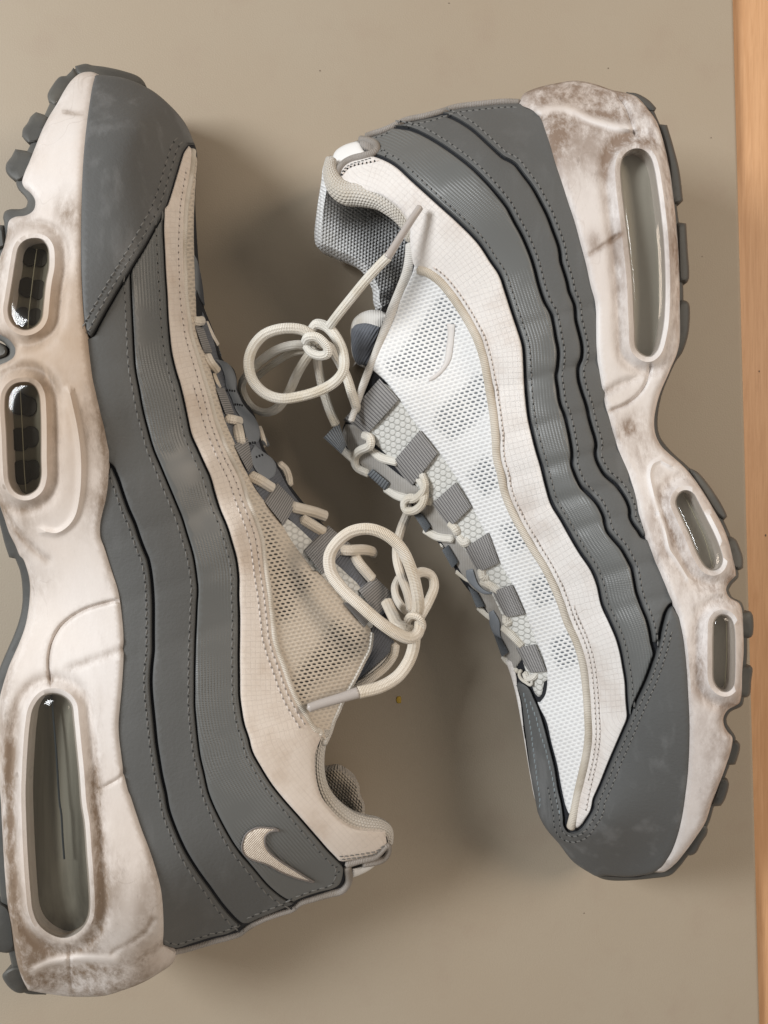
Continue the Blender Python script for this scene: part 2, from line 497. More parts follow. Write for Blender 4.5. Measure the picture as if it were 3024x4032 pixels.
    # piping with fine wound ribs
    for nm, c in (('piping_cloth', (.68, .625, .545)), ('white_piping', (.72, .67, .60)), ('grey_binding', (.33, .305, .285)), ('binding_cloth', (.72, .70, .67)), ('eyestay_cloth', (.40, .385, .365))):
        k = NT(nm); u, v_, _ = k.sep(k.uv()); ob = k.obj()
        w1 = k.math('SINE', k.math('MULTIPLY', u, 95.0))
        n = k.noise(ob, 70, 4)
        cc = k.mix(k.ramp(n, .42, .72), c, (c[0]*.74, c[1]*.71, c[2]*.66))
        cc = k.mix(k.math('MULTIPLY', k.math('MULTIPLY_ADD', w1, .5, .5), .22), cc, (c[0]*.6, c[1]*.58, c[2]*.55))
        k.done(cc, .75, k.bump(w1, .0002, .5))
    # braided lace
    for nm, c in (('lace', (.80, .775, .715)), ('lace_warm', (.79, .73, .645))):
        k = NT(nm); u, v_, _ = k.sep(k.uv())
        a = k.math('SINE', k.math('ADD', k.math('MULTIPLY', u, 52.0), k.math('MULTIPLY', v_, 6.2832 * 5)))
        b = k.math('SINE', k.math('SUBTRACT', k.math('MULTIPLY', u, 52.0), k.math('MULTIPLY', v_, 6.2832 * 5)))
        h = k.math('MULTIPLY', a, b)
        n = k.noise(k.obj(), 60, 4)
        cc = k.mix(k.ramp(n, .40, .75), c, (c[0]*.80, c[1]*.74, c[2]*.64))
        cc = k.mix(k.math('MULTIPLY', k.math('MULTIPLY_ADD', h, -.5, .5), .16), cc, (c[0]*.55, c[1]*.52, c[2]*.48))
        k.done(cc, .75, k.bump(h, .0003, .6), Sheen_Weight=.2)
    # foam midsole with grime, brown stains and painted-in shade
    for nm, c, c2, dirt in (('foam', (.74, .705, .69), (.71, .66, .64), (.255, .19, .15)), ('foam_worn', (.76, .725, .71), (.73, .67, .63), (.26, .195, .145))):
        k = NT(nm); ob = k.obj(); mk = k.attr(); stain_shade = k.attr('tint')
        n1 = k.noise(ob, 24, 5, .6); n2 = k.noise(k.obj((1.5, .6, 1), .35), 170, 7, .75, .15); n3 = k.noise(k.obj((1, .30, 1), .45), 420, 4, .75); n4 = k.noise(ob, 14, 3)
        fine = k.noise(ob, 900, 3, .7)
        col = k.mix(k.ramp(n4, .36, .68), c, c2)
        col = k.mix(k.math('MULTIPLY', stain_shade, k.math('MULTIPLY_ADD', n1, .9, .35), clamp=True), col, (.42, .30, .20))
        f = k.math('MULTIPLY', k.ramp(k.math('ADD', k.math('MULTIPLY', n2, .6), k.math('MULTIPLY', n1, .5)), .37, .68), k.math('MULTIPLY_ADD', mk, 1.15, .08), clamp=True)
        col = k.mix(f, col, dirt)
        sp = k.math('MULTIPLY', k.ramp(n3, .55, .75), k.math('MULTIPLY_ADD', mk, .62, .05), clamp=True)
        col = k.mix(sp, col, (dirt[0]*.55, dirt[1]*.55, dirt[2]*.55))
        n5 = k.noise(k.obj((1.3, .7, 1), -.5), 42, 2, .5, .6)
        vein = k.math('MULTIPLY', k.ramp(k.math('ABSOLUTE', k.math('SUBTRACT', n5, .5)), .010, .002), k.ramp(n1, .48, .62))
        col = k.mix(k.math('MULTIPLY', vein, .16), col, (dirt[0]*.8, dirt[1]*.8, dirt[2]*.8))
        vo = k.new('ShaderNodeTexVoronoi'); k.put(vo.inputs['Vector'], ob); vo.inputs['Scale'].default_value = 75
        dot = k.math('MULTIPLY', k.ramp(vo.outputs['Distance'], .10, .05), k.ramp(n1, .5, .6))
        col = k.mix(k.math('MULTIPLY', dot, .5), col, (.13, .085, .05))
        k.done(col, k.math('MULTIPLY_ADD', n1, .25, .42), k.bump(fine, .00012, .4, k.bump(n3, .00012, .4)), Specular_IOR_Level=.4)
    k = NT('rubber'); ob = k.obj(); n1 = k.noise(ob, 500, 4); n2 = k.noise(ob, 40, 4)
    k.done(k.mix(k.ramp(n2, .4, .75), (.070, .071, .068), (.115, .112, .10)), .62, k.bump(n1, .0002, .5))
    k = NT('black_felt'); n = k.noise(k.obj(), 1500, 3)
    k.done(k.mix(n, (.006, .007, .010), (.022, .024, .030)), .95, k.bump(n, .0006, .8))
    k = NT('webbing'); n = k.noise(k.obj(), 700, 3); u, v_, _ = k.sep(k.uv())
    tw = k.math('SINE', k.math('MULTIPLY', v_, 62.8)); 
    gr = k.ramp(k.math('ABSOLUTE', k.math('SUBTRACT', k.math('FRACT', u), .5)), .22, .42)
    k.done(k.mix(gr, k.mix(n, (.29, .283, .28), (.38, .37, .365)), (.13, .128, .13)), .8, k.bump(tw, .0002, .5))
    k = NT('webbing_dark'); n = k.noise(k.obj(), 700, 3); u, v_, _ = k.sep(k.uv())
    gr = k.ramp(k.math('ABSOLUTE', k.math('SUBTRACT', k.math('FRACT', u), .5)), .22, .42)
    k.done(k.mix(gr, k.mix(n, (.14, .155, .17), (.22, .24, .26)), (.055, .06, .07)), .8)
    k = NT('tape'); n = k.noise(k.obj(), 900, 4); n2 = k.noise(k.obj(), 50, 3)
    k.done(k.mix(n2, (.17, .19, .215), (.25, .27, .30)), .6, k.bump(n, .0002, .4))
    # honeycomb tongue foam
    k = NT('honeycomb'); u, v_, _ = k.sep(k.obj((1, 1, 1), .45))
    U_ = k.math('MULTIPLY', u, 410.0); V__ = k.math('MULTIPLY', v_, 470.0); row = k.math('FLOOR', V__)
    U_ = k.math('ADD', U_, k.math('MULTIPLY', k.math('MODULO', k.math('ABSOLUTE', row), 2.0), .5))
    fu = k.math('SUBTRACT', k.math('FRACT', U_), .5); fv = k.math('SUBTRACT', k.math('FRACT', V__), .5)
    d = k.math('SQRT', k.math('ADD', k.math('MULTIPLY', fu, fu), k.math('MULTIPLY', fv, fv)))
    e = k.ramp(d, .56, .36); n = k.noise(k.obj(), 60, 3)
    k.done(k.mix(e, (.52, .52, .495), k.mix(n, (.60, .60, .575), (.77, .77, .745))), .55, k.bump(e, .0005, .6))
    k = NT('tongue_cloth'); n = k.noise(k.obj(), 300, 4); tw = k.math('SINE', k.math('MULTIPLY', k.sep(k.obj((1, 1, 1), .6))[0], 5200))
    k.done(k.mix(n, (.10, .11, .13), (.16, .17, .195)), .8, k.bump(tw, .0003, .6))
    k = NT('white_tab'); k.done((.83, .83, .83), .35)
    k = NT('aglet'); k.done((.50, .46, .435), .28, Specular_IOR_Level=.6, Transmission_Weight=.15)
    k = NT('thread'); n = k.noise(k.obj(), 2500, 2); k.done(k.mix(n, (.075, .075, .073), (.25, .245, .235)), .7)
    k = NT('thread_white'); k.done((.66, .60, .56), .7)
    k = NT('thread_blue'); k.done((.22, .26, .28), .7)
    k = NT('needle_hole_pale'); k.done((.22, .19, .17), .9)
    k = NT('needle_hole'); k.done((.018, .018, .018), .9)
    k = NT('embroidery'); u = k.sep(k.obj((1, 1, 1), .75))[0]
    s_ = k.math('SINE', k.math('MULTIPLY', u, 9000)); n = k.noise(k.obj((1, .2, 1), .75), 900, 3)
    k.done(k.mix(n, (.56, .47, .39), (.88, .80, .70)), .45, k.bump(s_, .0003, .6))
    k = NT('embroidery_edge'); n = k.noise(k.obj(), 1600, 3); k.done(k.mix(n, (.07, .065, .07), (.30, .27, .25)), .7)
    # air window film
    k = NT('air_film')
    tr = k.new('ShaderNodeBsdfTransparent'); tr.inputs[0].default_value = (.93, .92, .88, 1)
    gl = k.new('ShaderNodeBsdfGlossy'); gl.inputs['Roughness'].default_value = .07
    fr = k.new('ShaderNodeFresnel'); fr.inputs[0].default_value = 1.5
    mx = k.new('ShaderNodeMixShader'); k.t.links.new(k.math('MULTIPLY_ADD', fr.outputs[0], .5, .01), mx.inputs[0])
    k.t.links.new(tr.outputs[0], mx.inputs[1]); k.t.links.new(gl.outputs[0], mx.inputs[2]); k.t.links.new(mx.outputs[0], k.out.inputs[0])
    k = NT('air_inside'); n = k.noise(k.obj((1, .25, 1)), 90, 4); k.done(k.mix(n, (.33, .318, .29), (.48, .465, .43)), .45)
    k = NT('air_inside_smoky'); n = k.noise(k.obj((1, .05, 1), .06), 130, 4); k.done(k.mix(k.ramp(n, .3, .7), (.105, .101, .086), (.235, .228, .200)), .4)
    k = NT('air_inside_dark'); n = k.noise(k.obj((1, .25, 1)), 90, 4); k.done(k.mix(n, (.085, .078, .055), (.18, .165, .125)), .45)
    k = NT('air_pillar'); k.done((.030, .026, .020), .9)
    k = NT('air_seam'); k.done((.03, .04, .05), .3)
    k = NT('air_seam_pale'); k.done((.30, .28, .20), .3)
    k = NT('tint'); k.done((.57, .54, .52), .45)
    # mat and wood
    k = NT('vinyl'); ob = k.obj(); n1 = k.noise(ob, 9, 4); n2 = k.noise(ob, 1400, 3); n3 = k.noise(ob, 45, 4)
    col = k.mix(k.ramp(n1, .3, .7), (.405, .347, .272), (.395, .330, .253))
    col = k.mix(k.math('MULTIPLY', k.ramp(n3, .5, .8), .35), col, (.355, .275, .218))
    n4 = k.noise(ob, 3200, 2); col = k.mix(k.math('MULTIPLY', n4, .22), col, (.27, .225, .165))
    k.done(col, .55, k.bump(n2, .00018, .6, k.bump(n1, .004, .15)), Specular_IOR_Level=.35)
    k = NT('wood'); ob = k.obj((1, .06, 1)); n1 = k.noise(ob, 330, 6, .62, 1.0); n2 = k.noise(k.obj((1, .03, 1)), 1300, 4, .7); n3 = k.noise(k.obj((1, .4, 1)), 6, 2)
    col = k.mix(k.ramp(n1, .30, .72), (.66, .385, .205), (.54, .29, .14))
    col = k.mix(k.math('MULTIPLY', k.ramp(n2, .48, .72), .5), col, (.42, .215, .10))
    col = k.mix(k.math('MULTIPLY', n3, .35), col, (.68, .41, .22))
    k.done(col, .5, k.bump(n2, .0002, .4))
    k = NT('yellow_crumb'); k.done((.50, .33, .04), .6)
    k = NT('dark_speck'); k.done((.17, .13, .10), .8)
make_materials()

# ------------------------------------------------------------------ setting: table top, mat
def box(name, x0, x1, y0, y1, z0, z1, mat, bev=0.0, seg=4):
    bm = bmesh.new(); bmesh.ops.create_cube(bm, size=1)
    for v in bm.verts: v.co = ((x0 if v.co.x < 0 else x1), (y0 if v.co.y < 0 else y1), (z0 if v.co.z < 0 else z1))
    if bev: bmesh.ops.bevel(bm, geom=list(bm.edges), offset=bev, segments=seg, affect='EDGES', profile=.5)
    me = bpy.data.meshes.new(name); bm.to_mesh(me); bm.free()
    me.polygons.foreach_set('use_smooth', [True] * len(me.polygons)); me.set_sharp_from_angle(angle=math.radians(40))
    return link(name, me, mat)
tt = box('table_top', -.7, .9, -.8, .8, -.045, -.0045, MAT['wood'], .003); tt['kind'] = 'structure'
edge_top = to_world(np.array([2888., 0.]), 0.); edge_bot = to_world(np.array([2993., 4032.]), 0.)
ang = math.atan2(edge_bot[0] - edge_top[0], -(edge_bot[1] - edge_top[1]))
mat_o = box('desk_mat', -.62, 0.0, -.5, .5, -.0043, 0.0, MAT['vinyl'], .0020, 5)
mid_e = (edge_top + edge_bot) / 2
mat_o.location = (mid_e[0] + .0004, mid_e[1], 0); mat_o.rotation_euler = (0, 0, ang)
mat_o['label'] = 'plain beige vinyl mat lying on the wooden table under both sneakers'; mat_o['category'] = 'mat'

def thing(name, label, catg, loc, group=None):
    o = bpy.data.objects.new(name, None); COL.objects.link(o); o.location = loc; o['label'] = label; o['category'] = catg
    if group: o['group'] = group
    return o
# crumbs on the mat
def pebble(name, p, r, mat, squash=.5):
    bm = bmesh.new(); bmesh.ops.create_icosphere(bm, subdivisions=2, radius=1)
    for v in bm.verts:
        k = 1 + .22 * math.sin(3.1 * v.co.x + 2.0) * math.cos(2.7 * v.co.y + v.co.z * 2)
        v.co = Vector((v.co.x * r * k, v.co.y * r * 1.35 * k, v.co.z * r * squash))
    me = bpy.data.meshes.new(name); bm.to_mesh(me); bm.free(); me.polygons.foreach_set('use_smooth', [True] * len(me.polygons))
    o = link(name, me, mat); q = to_world(np.array(p, float), 0.); o.location = (q[0], q[1], r * squash * .8); return o
cr = pebble('crumb', (1570, 2755), .0014, MAT['yellow_crumb'], .14); cr['label'] = 'small yellow crumb on the mat below the left sneaker\'s lace'; cr['category'] = 'crumb'
sv = []; sf = []
for (x, y, r) in ((2395, 268, 3), (2800, 542, 3), (1260, 278, 3), (2765, 1010, 2), (2300, 3596, 3), (1768, 12, 3)):
    o = len(sv); z0 = .0003
    for i in range(6):
        a = i * math.pi / 3 + x; k = .7 + .5 * random.random(); sv.append(to_world(np.array([x + r*k*math.cos(a), y + r*k*math.sin(a)]), .0001))
    sv.append(to_world(np.array([x, y]), .0004))
    for i in range(6): sf.append((o + (i+1) % 6, o + i, o + 6))
for (x, y, r) in ((2990, 1462, 4), (3015, 2108, 5), (2924, 2358, 5)):
    o = len(sv)
    for i in range(6):
        a = i * math.pi / 3; sv.append(to_world(np.array([x + r*.6*math.cos(a), y + r*math.sin(a)]), -.0044))
    sv.append(to_world(np.array([x, y]), -.0041))
    for i in range(6): sf.append((o + (i+1) % 6, o + i, o + 6))
sp = link('dust_specks', mesh('dust_specks', sv, sf, sharp=None), MAT['dark_speck']); sp['kind'] = 'stuff'

# ================================================================== shared shoe builders
def gauss(P, L):
    P = np.asarray(P, float); r = np.zeros(len(P))
    for x, y, sx, sy, a in L: r += a * np.exp(-((P[:, 0] - x) / sx) ** 2 - ((P[:, 1] - y) / sy) ** 2)
    return np.clip(r, 0, 1)

def zones(P, polys, soft=16.0):
    r = np.zeros(len(P))
    for q in polys:
        d = seg_dist(P, q); d = np.where(inside(P, q), d, -d); r = np.maximum(r, np.clip(.5 + d / soft, 0, 1))
    return r

def build_midsole(zf, outline, windows, grooves, dirt, parent, mat, tint=()):
    holes = [catmull(h, 4, True) for h in windows]
    gl = [(catmull(g, 7), d, w_) for g, d, w_ in grooves]
    def hd(p):
        d = np.full(len(p), 1e9)
        for h in holes: d = np.minimum(d, seg_dist(p, h))
        return d
    def extra(p, d):
        e = np.zeros(len(p)); dh = hd(p)
        e += .0013 * np.exp(-((dh - 20) / 11) ** 2) - .0016 * np.exp(-((dh - 62) / 22) ** 2)
        e += .0042 * (roundprof(dh, 24) - .65 * roundprof(dh, 8)) * (dh <= d + .01)
        for g, dep, w_ in gl: e -= dep * np.exp(-(seg_dist(p, g, False) / w_) ** 2)
        return e
    def mk(P):
        dh = hd(P)
        r = gauss(P, dirt) + .5 * np.exp(-((dh - 62) / 26) ** 2) + .30 * np.exp(-(seg_dist(P, catmull(outline, 12, True)) / 22) ** 2)
        for g, dep, w_ in gl: r += (.45 if dep > 0 else -1.1) * np.exp(-((seg_dist(P, g, False) - (3 if dep > 0 else 0)) / (w_ * 1.3)) ** 2)
        return np.clip(r, 0, 1)
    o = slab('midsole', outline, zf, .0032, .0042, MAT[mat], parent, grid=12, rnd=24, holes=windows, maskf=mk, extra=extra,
             inset=[('0.35', .03), ('0.8', .10), ('floor', .16)], stain_shade_f=lambda P: gauss(P, tint), lines=[(g, w_) for g, d, w_ in gl])
    return o

def build_window(zf, hole, parent, inner, pillars, seam, seammat, zoff=.0020, dome=.0016):
    """A see-through air unit: film, olive inside, dark pillars and the weld seam."""
    h = catmull(hole, 5, True); c = h.mean(0)
    big = c + (h - c) * 1.0 + normals2(h, True) * (-6 if area2(h) > 0 else 6)
    hd_ = np.abs(seg_dist(np.array([c]), h))[0]
    w_ = slab('air_window', big, zf, zoff, .0006, MAT['air_film'], parent, grid=9, rnd=10, smooth_poly=False, drop=.0004,
              extra=lambda p, d: dome * np.sqrt(np.clip(1 - (1 - np.clip(d / hd_, 0, 1)) ** 3.2, 0, 1)))
    slab('chamber', big, zf, -.0055, .0005, MAT[inner], w_, grid=20, rnd=6, smooth_poly=False, drop=.002,
         extra=lambda p, d: .0028 * (1 - np.sqrt(np.clip(1 - (1 - np.clip(d / hd_, 0, 1)) ** 2, 0, 1))))
    for (x, y, r) in pillars:
        a = np.linspace(0, 2 * math.pi, 22, endpoint=False)
        slab('pillar', np.stack([x + r * np.cos(a), y + r * 1.1 * np.sin(a)], 1), zf, -.0042, .0003, MAT['air_pillar'], w_, grid=16, rnd=5, drop=.003)
    if seam is not None:
        tube('weld_seam', seam, None, 4.0 if seammat == 'air_seam' else 1.6, MAT[seammat], w_, zf=zf, lift=-.0022, nseg=6)
    return w_

def outsole(zf, strip, lugs, parent, zd=.0035):
    s = slab('outsole', strip, zf, -zd, .002, MAT['rubber'], parent, grid=30, rnd=8, inset=[('0.6', .02), ('floor', .08)])
    for l in lugs:
        slab('tread_lug', l, zf, -zd + .0012, .003, MAT['rubber'], s, grid=24, rnd=12, inset=[('0.6', .02), ('floor', .10)])
    return s

def ribbon(name, quad, zf, lift, mat, parent, nr=26, amp=.00035, wrap=.006, arch=.0008):
    """Woven strap: a strip with raised cross ribs; quad = short edge a-b, then c-d at the other end."""
    a, b, c, d = [np.asarray(q, float) for q in quad]
    rows = nr * 2 + 1; cols = 6; vs = []; fs = []; uv = []
    for i in range(rows):
        t = i / (rows - 1)
        for j in range(cols + 1):
            s = j / cols
            q = (a * (1 - s) + b * s) * (1 - t) + (d * (1 - s) + c * s) * t
            e = abs(2 * t - 1) ** 5
            z = zf(np.array([q]))[0] + lift + arch * (1 - (2*t-1)**2) - wrap * e * (t > .5) * .8 + amp * (i % 2) - .0003 * (abs(2*s-1) > .99)
            vs.append(to_world(q, z)); uv.append((i / 2 + .5, s * 2))
    for i in range(rows - 1):
        for j in range(cols): 
            k = i * (cols + 1) + j; fs.append((k, k + 1, k + cols + 2, k + cols + 1))
    n = len(vs); W = np.array(vs); W2 = W.copy(); W2[:, 2] -= .0011
    vs = np.concatenate([W, W2]); f2 = [tuple(i + n for i in f[::-1]) for f in fs]
    bd = [j for j in range(cols + 1)] + [i * (cols+1) + cols for i in range(1, rows)] + [(rows-1)*(cols+1) + j for j in range(cols - 1, -1, -1)] + [i * (cols+1) for i in range(rows - 2, 0, -1)]
    sd = [(bd[k], bd[k] + n, bd[(k+1) % len(bd)] + n, bd[(k+1) % len(bd)]) for k in range(len(bd))]
    me = mesh(name, vs, fs + f2 + sd, uv * 2, sharp=60)
    bm = bmesh.new(); bm.from_mesh(me); bmesh.ops.recalc_face_normals(bm, faces=bm.faces); bm.to_mesh(me); bm.free()
    return link(name, me, mat, parent)

def quad(pts): return [pts[i] for i in range(4)]
BLACK = 14     # width of the black felt line between two bands, in picture px

# ================================================================== the sneaker seen from its inner side (right of the photograph)
R = thing('sneaker', 'sneaker beside the wooden edge, cool white mesh, toe pointing down the picture', 'sneaker',
          to_world(np.array([2250., 1900.]), 0.), 'pair of worn sneakers')
zR = Field([
    # sole side
    (2420, 330, .058), (2560, 430, .070), (2620, 700, .080), (2660, 1100, .080), (2680, 1350, .078), (2580, 1700, .074), (2650, 1850, .078), (2800, 2100, .088),
    (2890, 2350, .094), (2920, 2650, .093), (2870, 2850, .090), (2830, 3050, .083), (2720, 3300, .066), (2600, 3420, .050),
    (2150, 480, .066), (2250, 800, .081), (2330, 1200, .080), (2360, 1500, .078), (2450, 1850, .081), (2550, 2150, .088), (2640, 2450, .093), (2690, 2800, .090), (2680, 3100, .077), (2580, 3370, .052),
    # heel back
    (2030, 410, .052), (1750, 450, .050), (1450, 540, .046), (1320, 600, .044), (1900, 600, .076), (1650, 640, .070), (1420, 700, .062),
    # upper
    (1750, 850, .076), (2050, 900, .081), (1560, 820, .068), (1640, 1050, .066), (1950, 1100, .076), (2000, 1400, .075), (2150, 1350, .079), (1800, 1250, .066), (1900, 1500, .067),
    (2050, 1800, .072), (2230, 1750, .080), (2250, 2100, .077), (2400, 2150, .085), (2430, 2500, .083), (2550, 2600, .089), (2470, 2850, .078), (2560, 3050, .076),
    (1990, 1950, .063), (2130, 2200, .064), (2240, 2450, .064), (2310, 2700, .063), (2320, 2950, .060), (2260, 3200, .052), (2230, 3270, .050), (2400, 3250, .062),
    # throat and far silhouette
    (1590, 1250, .055), (1480, 1480, .050), (1560, 1560, .053), (1700, 1700, .054), (1820, 1950, .051), (1950, 2200, .051), (2060, 2430, .050), (2140, 2640, .048), (2180, 2900, .046), (2230, 3130, .045),
    (1440, 1690, .036), (1560, 1900, .034), (1720, 2120, .034), (1860, 2370, .034), (1980, 2600, .032), (2030, 2780, .030), (2080, 3000, .030), (2120, 3200, .030), (2210, 3330, .030), (2320, 3430, .030), (2450, 3460, .032)])

mid_in = cat(A('30,350 50,370 110,395 160,440 195,530 225,620 260,740 300,860 345,1000 385,1120 420,1250 460,1400 490,1540'),
             B('522,0 525,150 528,280 540,390 560,520 585,650 610,740 640,850 680,970 740,1110 780,1240 810,1380 860,1540'),
             Cc('905,0 950,110 1005,240 1035,310 1055,380 1085,520 1105,700 1115,850 1125,1050 1125,1200 1115,1400'),
             D('1100,150 1080,290 1050,420 1010,530 960,610 910,668'))
mid_out = cat(A('30,350 60,285 140,245 260,215 400,195 520,215 640,255 730,275 800,300 870,375 930,460 975,590 1010,740 1035,900 1055,1080 1070,1250 1080,1450'),
              B('1083,0 1085,150 1080,250 1060,330 1030,400 1000,470 960,560 930,660 915,760 925,850 960,920 1010,970 1090,1040 1160,1115 1230,1215 1300,1330 1360,1440 1400,1540'),
              Cc('1430,0 1445,60 1450,110 1405,155 1385,200 1405,250 1470,290 1490,340 1497,450 1500,600 1490,750 1485,900 1470,945 1400,985 1370,1030 1370,1080 1395,1130 1425,1165 1420,1240 1385,1350 1340,1470'),
              D('1290,220 1250,340 1180,450 1110,545 1050,615 980,665 910,668'))
R_win = [cat(A('700,770 715,700 750,665 800,648 850,662 885,700 910,780 930,900 950,1050 970,1250 980,1500'), B('978,0 970,120 950,230 925,300 880,335 830,315 800,280 790,150 783,0'), A('775,1500 750,1250 725,1050 705,880')),
         cat(B('1060,1290 1075,1245 1110,1222 1160,1235 1200,1300 1250,1400 1300,1500 1340,1600'), Cc('1355,10 1340,50 1305,72 1260,55 1225,10'), B('1190,1600 1150,1500 1100,1390')),
         Cc('1305,470 1310,410 1340,375 1375,372 1410,395 1430,450 1437,600 1435,750 1425,830 1385,862 1340,845 1310,800 1303,650')]
R_win = [rounded(w_) for w_ in R_win]
R_groove = [(B('890,400 885,440 860,520 800,600 730,650 640,690'), .0012, 7), (B('580,585 640,550 720,510 780,490'), .0012, 14), (A('680,300 730,370 760,450 790,560'), .0016, 8),
            (B('1020,1050 960,1015 910,1040 890,1100 910,1220 950,1360'), -.0012, 9), (cat(B('950,1360 990,1480 1020,1600'), Cc('1060,0 1140,130')), -.0012, 9),
            (A('160,400 260,375 360,380 480,440 600,480 700,505 780,510'), -.0016, 12), (A('690,1200 560,1290 500,1330'), .0006, 8),
            (B('690,890 740,820 800,740'), .0005, 22)]
R_dirt = [(2200, 360, 150, 90, .9), (2400, 400, 160, 110, 1.0), (2180, 500, 70, 130, .9), (2330, 600, 160, 130, .55), (2520, 560, 60, 60, .8), (2640, 900, 30, 330, .55), (2450, 1000, 30, 300, .4), (2340, 950, 25, 40, .7),
          (2540, 1350, 60, 60, .4), (2480, 1680, 55, 40, .75), (2530, 1780, 45, 70, .7), (2600, 2000, 50, 160, .75), (2660, 2200, 70, 130, .8), (2800, 2330, 90, 100, .7), (2750, 2550, 50, 180, .65), (2840, 2900, 90, 160, .45),
          (2800, 3150, 60, 160, .3), (2600, 470, 60, 120, .5)]
mR = build_midsole(zR, cat(mid_in, mid_out[::-1][1:-1]), R_win, R_groove, R_dirt, R, 'foam', [(2250, 380, 150, 80, .5), (2480, 1300, 60, 200, .3), (2700, 2250, 90, 120, .35)])
build_window(zR, R_win[0], R, 'air_inside', [], None, '', dome=.0014)
build_window(zR, R_win[1], R, 'air_inside', [], Cc('1290,40') if False else cat(B('1110,1240 1180,1380 1250,1540'), Cc('1300,60')), 'air_seam_pale')
build_window(zR, R_win[2], R, 'air_inside', [], Cc('1385,385 1390,600 1375,850'), 'air_seam_pale')

# outsole strip follows the foam edge, its lugs stand out of it
strip_out = cat(A('735,268 810,290 890,350 935,440 985,560 1022,720 1048,900 1072,1080 1092,1250 1102,1450'), B('1108,0 1108,150 1100,260 1075,340 1045,395 1012,470 975,560 947,670 938,770 950,850 990,915 1050,980 1130,1050 1190,1110 1260,1215 1330,1330 1385,1440 1425,1540'),
                Cc('1450,0 1462,60 1466,120 1425,165 1403,205 1425,250 1485,283 1506,340 1520,450 1524,600 1515,750 1505,900 1490,960 1415,1000 1390,1040 1392,1075 1418,1118 1447,1165 1440,1240 1408,1350 1362,1470'),
                D('1310,230 1272,350 1205,470 1130,570 1075,640 1020,688 900,708 740,722 640,722 580,712 525,688'))
strip_in = cat(A('735,330 800,380 880,480 930,620 960,760 990,920 1010,1100 1030,1450'), B('1030,150 1010,300 950,450 890,640 870,780 890,900 960,990 1060,1080 1160,1200 1260,1380 1350,1560'),
               Cc('1380,60 1360,120 1330,200 1360,300 1420,400 1440,600 1420,850 1360,960 1310,1040 1320,1110 1360,1180 1350,1280 1280,1460'), D('1220,250 1120,440 1000,580 900,640 740,660 560,660'))
lugsR = [A('745,272 800,278 880,322 930,375 918,396 880,392 820,360'), A('940,478 1000,485 1040,620 1080,780 1105,980 1075,1000 1020,1000 1000,700'), A('1060,1118 1125,1128 1135,1300 1143,1490 1130,1515 1070,1515'),
         cat(A('1085,1620 1135,1640'), B('1146,0 1145,150 1130,230 1095,320 1045,382 1020,370 1060,200 1070,0')), B('1130,1060 1200,1093 1260,1160 1330,1260 1385,1360 1393,1385 1370,1408 1320,1370 1200,1180'),
         cat(B('1380,1500 1445,1530 1480,1600'), Cc('1497,0 1497,60 1470,75 1430,65 1400,0')), Cc('1470,340 1545,344 1560,370 1558,500 1540,517 1470,515'), Cc('1475,695 1545,697 1558,715 1550,800 1540,890 1520,905 1455,905'),
         Cc('1400,1192 1460,1190 1477,1215 1465,1290 1445,1345 1370,1350'), Cc('1340,1432 1395,1438 1405,1470 1375,1580 1350,1615 1280,1620'), D('1215,350 1262,362 1264,410 1222,480 1190,540 1165,555 1090,560')]
outsole(zR, cat(strip_out, strip_in[::-1]), lugsR, R)

# seams between the bands
R1 = cat(E('900,410 1000,455 1100,520 1200,610 1300,700'), A('0,735 60,810 120,890 170,980 220,1080 250,1160 280,1240 300,1310 303,1360 320,1420 345,1500 360,1570'),
         B('395,0 405,100 430,200 445,280 440,350 420,400 420,480 440,560 470,650 490,740 515,830 535,900 530,980 560,1060 600,1120 650,1160 700,1220 740,1290 755,1340 760,1400 800,1460 858,1545'))
R2 = cat(E('580,495 700,515 800,560 900,620 1000,690 1100,770 1180,850 1250,930 1320,1020'), A('0,1110 50,1200 90,1290 120,1370 140,1440 160,1520 185,1600'),
         B('210,0 240,50 260,130 275,220 290,300 285,400 275,460 285,540 300,640 330,720 350,800 370,900 380,980 375,1030 400,1110 440,1190 500,1250 550,1310 590,1400 600,1460 640,1520 700,1590'),
         Cc('740,0 770,60 785,130 800,210 830,300 870,400 890,480 905,580'))
R3 = cat(E('450,680 520,705 600,750 700,840 800,930 900,1020 1000,1110'), I('640,90 720,210 780,300 815,400 860,540 900,660 930,760 940,880 945,1000 955,1120 970,1240 1000,1370'),
         G('985,0 1020,120 1050,220 1080,340 1120,470 1180,570 1230,660 1300,780 1380,900 1420,1000 1450,1130 1500,1240 1550,1360 1580,1480'), Cc('715,680 735,800 740,900 750,1020'))
R4 = cat(I('245,270 300,285 380,340 450,420 520,520 580,620 630,720 670,840 695,960 715,1080 735,1200 750,1350 760,1500'),
         G('755,120 785,270 810,390 860,520 930,650 1000,770 1070,880 1130,1000 1180,1120 1220,1240 1280,1370 1320,1500'), Cc('475,850 485,1000 490,1150 475,1280 450,1400 420,1530'), D('392,290 372,370'))
toe_edge = cat(Cc('1035,310 1012,330 985,410 955,540 920,660 870,800 815,920 760,1050'), Cc('700,1190 640,1330 580,1480 530,1600'), D('530,250 480,340 440,390 390,410 350,400 325,360'),
               Hh('1075,1290 1060,1180 1030,1050 1000,870 955,690 905,500 860,370 830,300 790,220 740,185'))
heel_edge = cat(E('1395,345 1300,348 1150,362 980,385 900,410'), E('870,422 780,445 660,472 600,490'), E('575,505 520,535 440,562 410,575'))

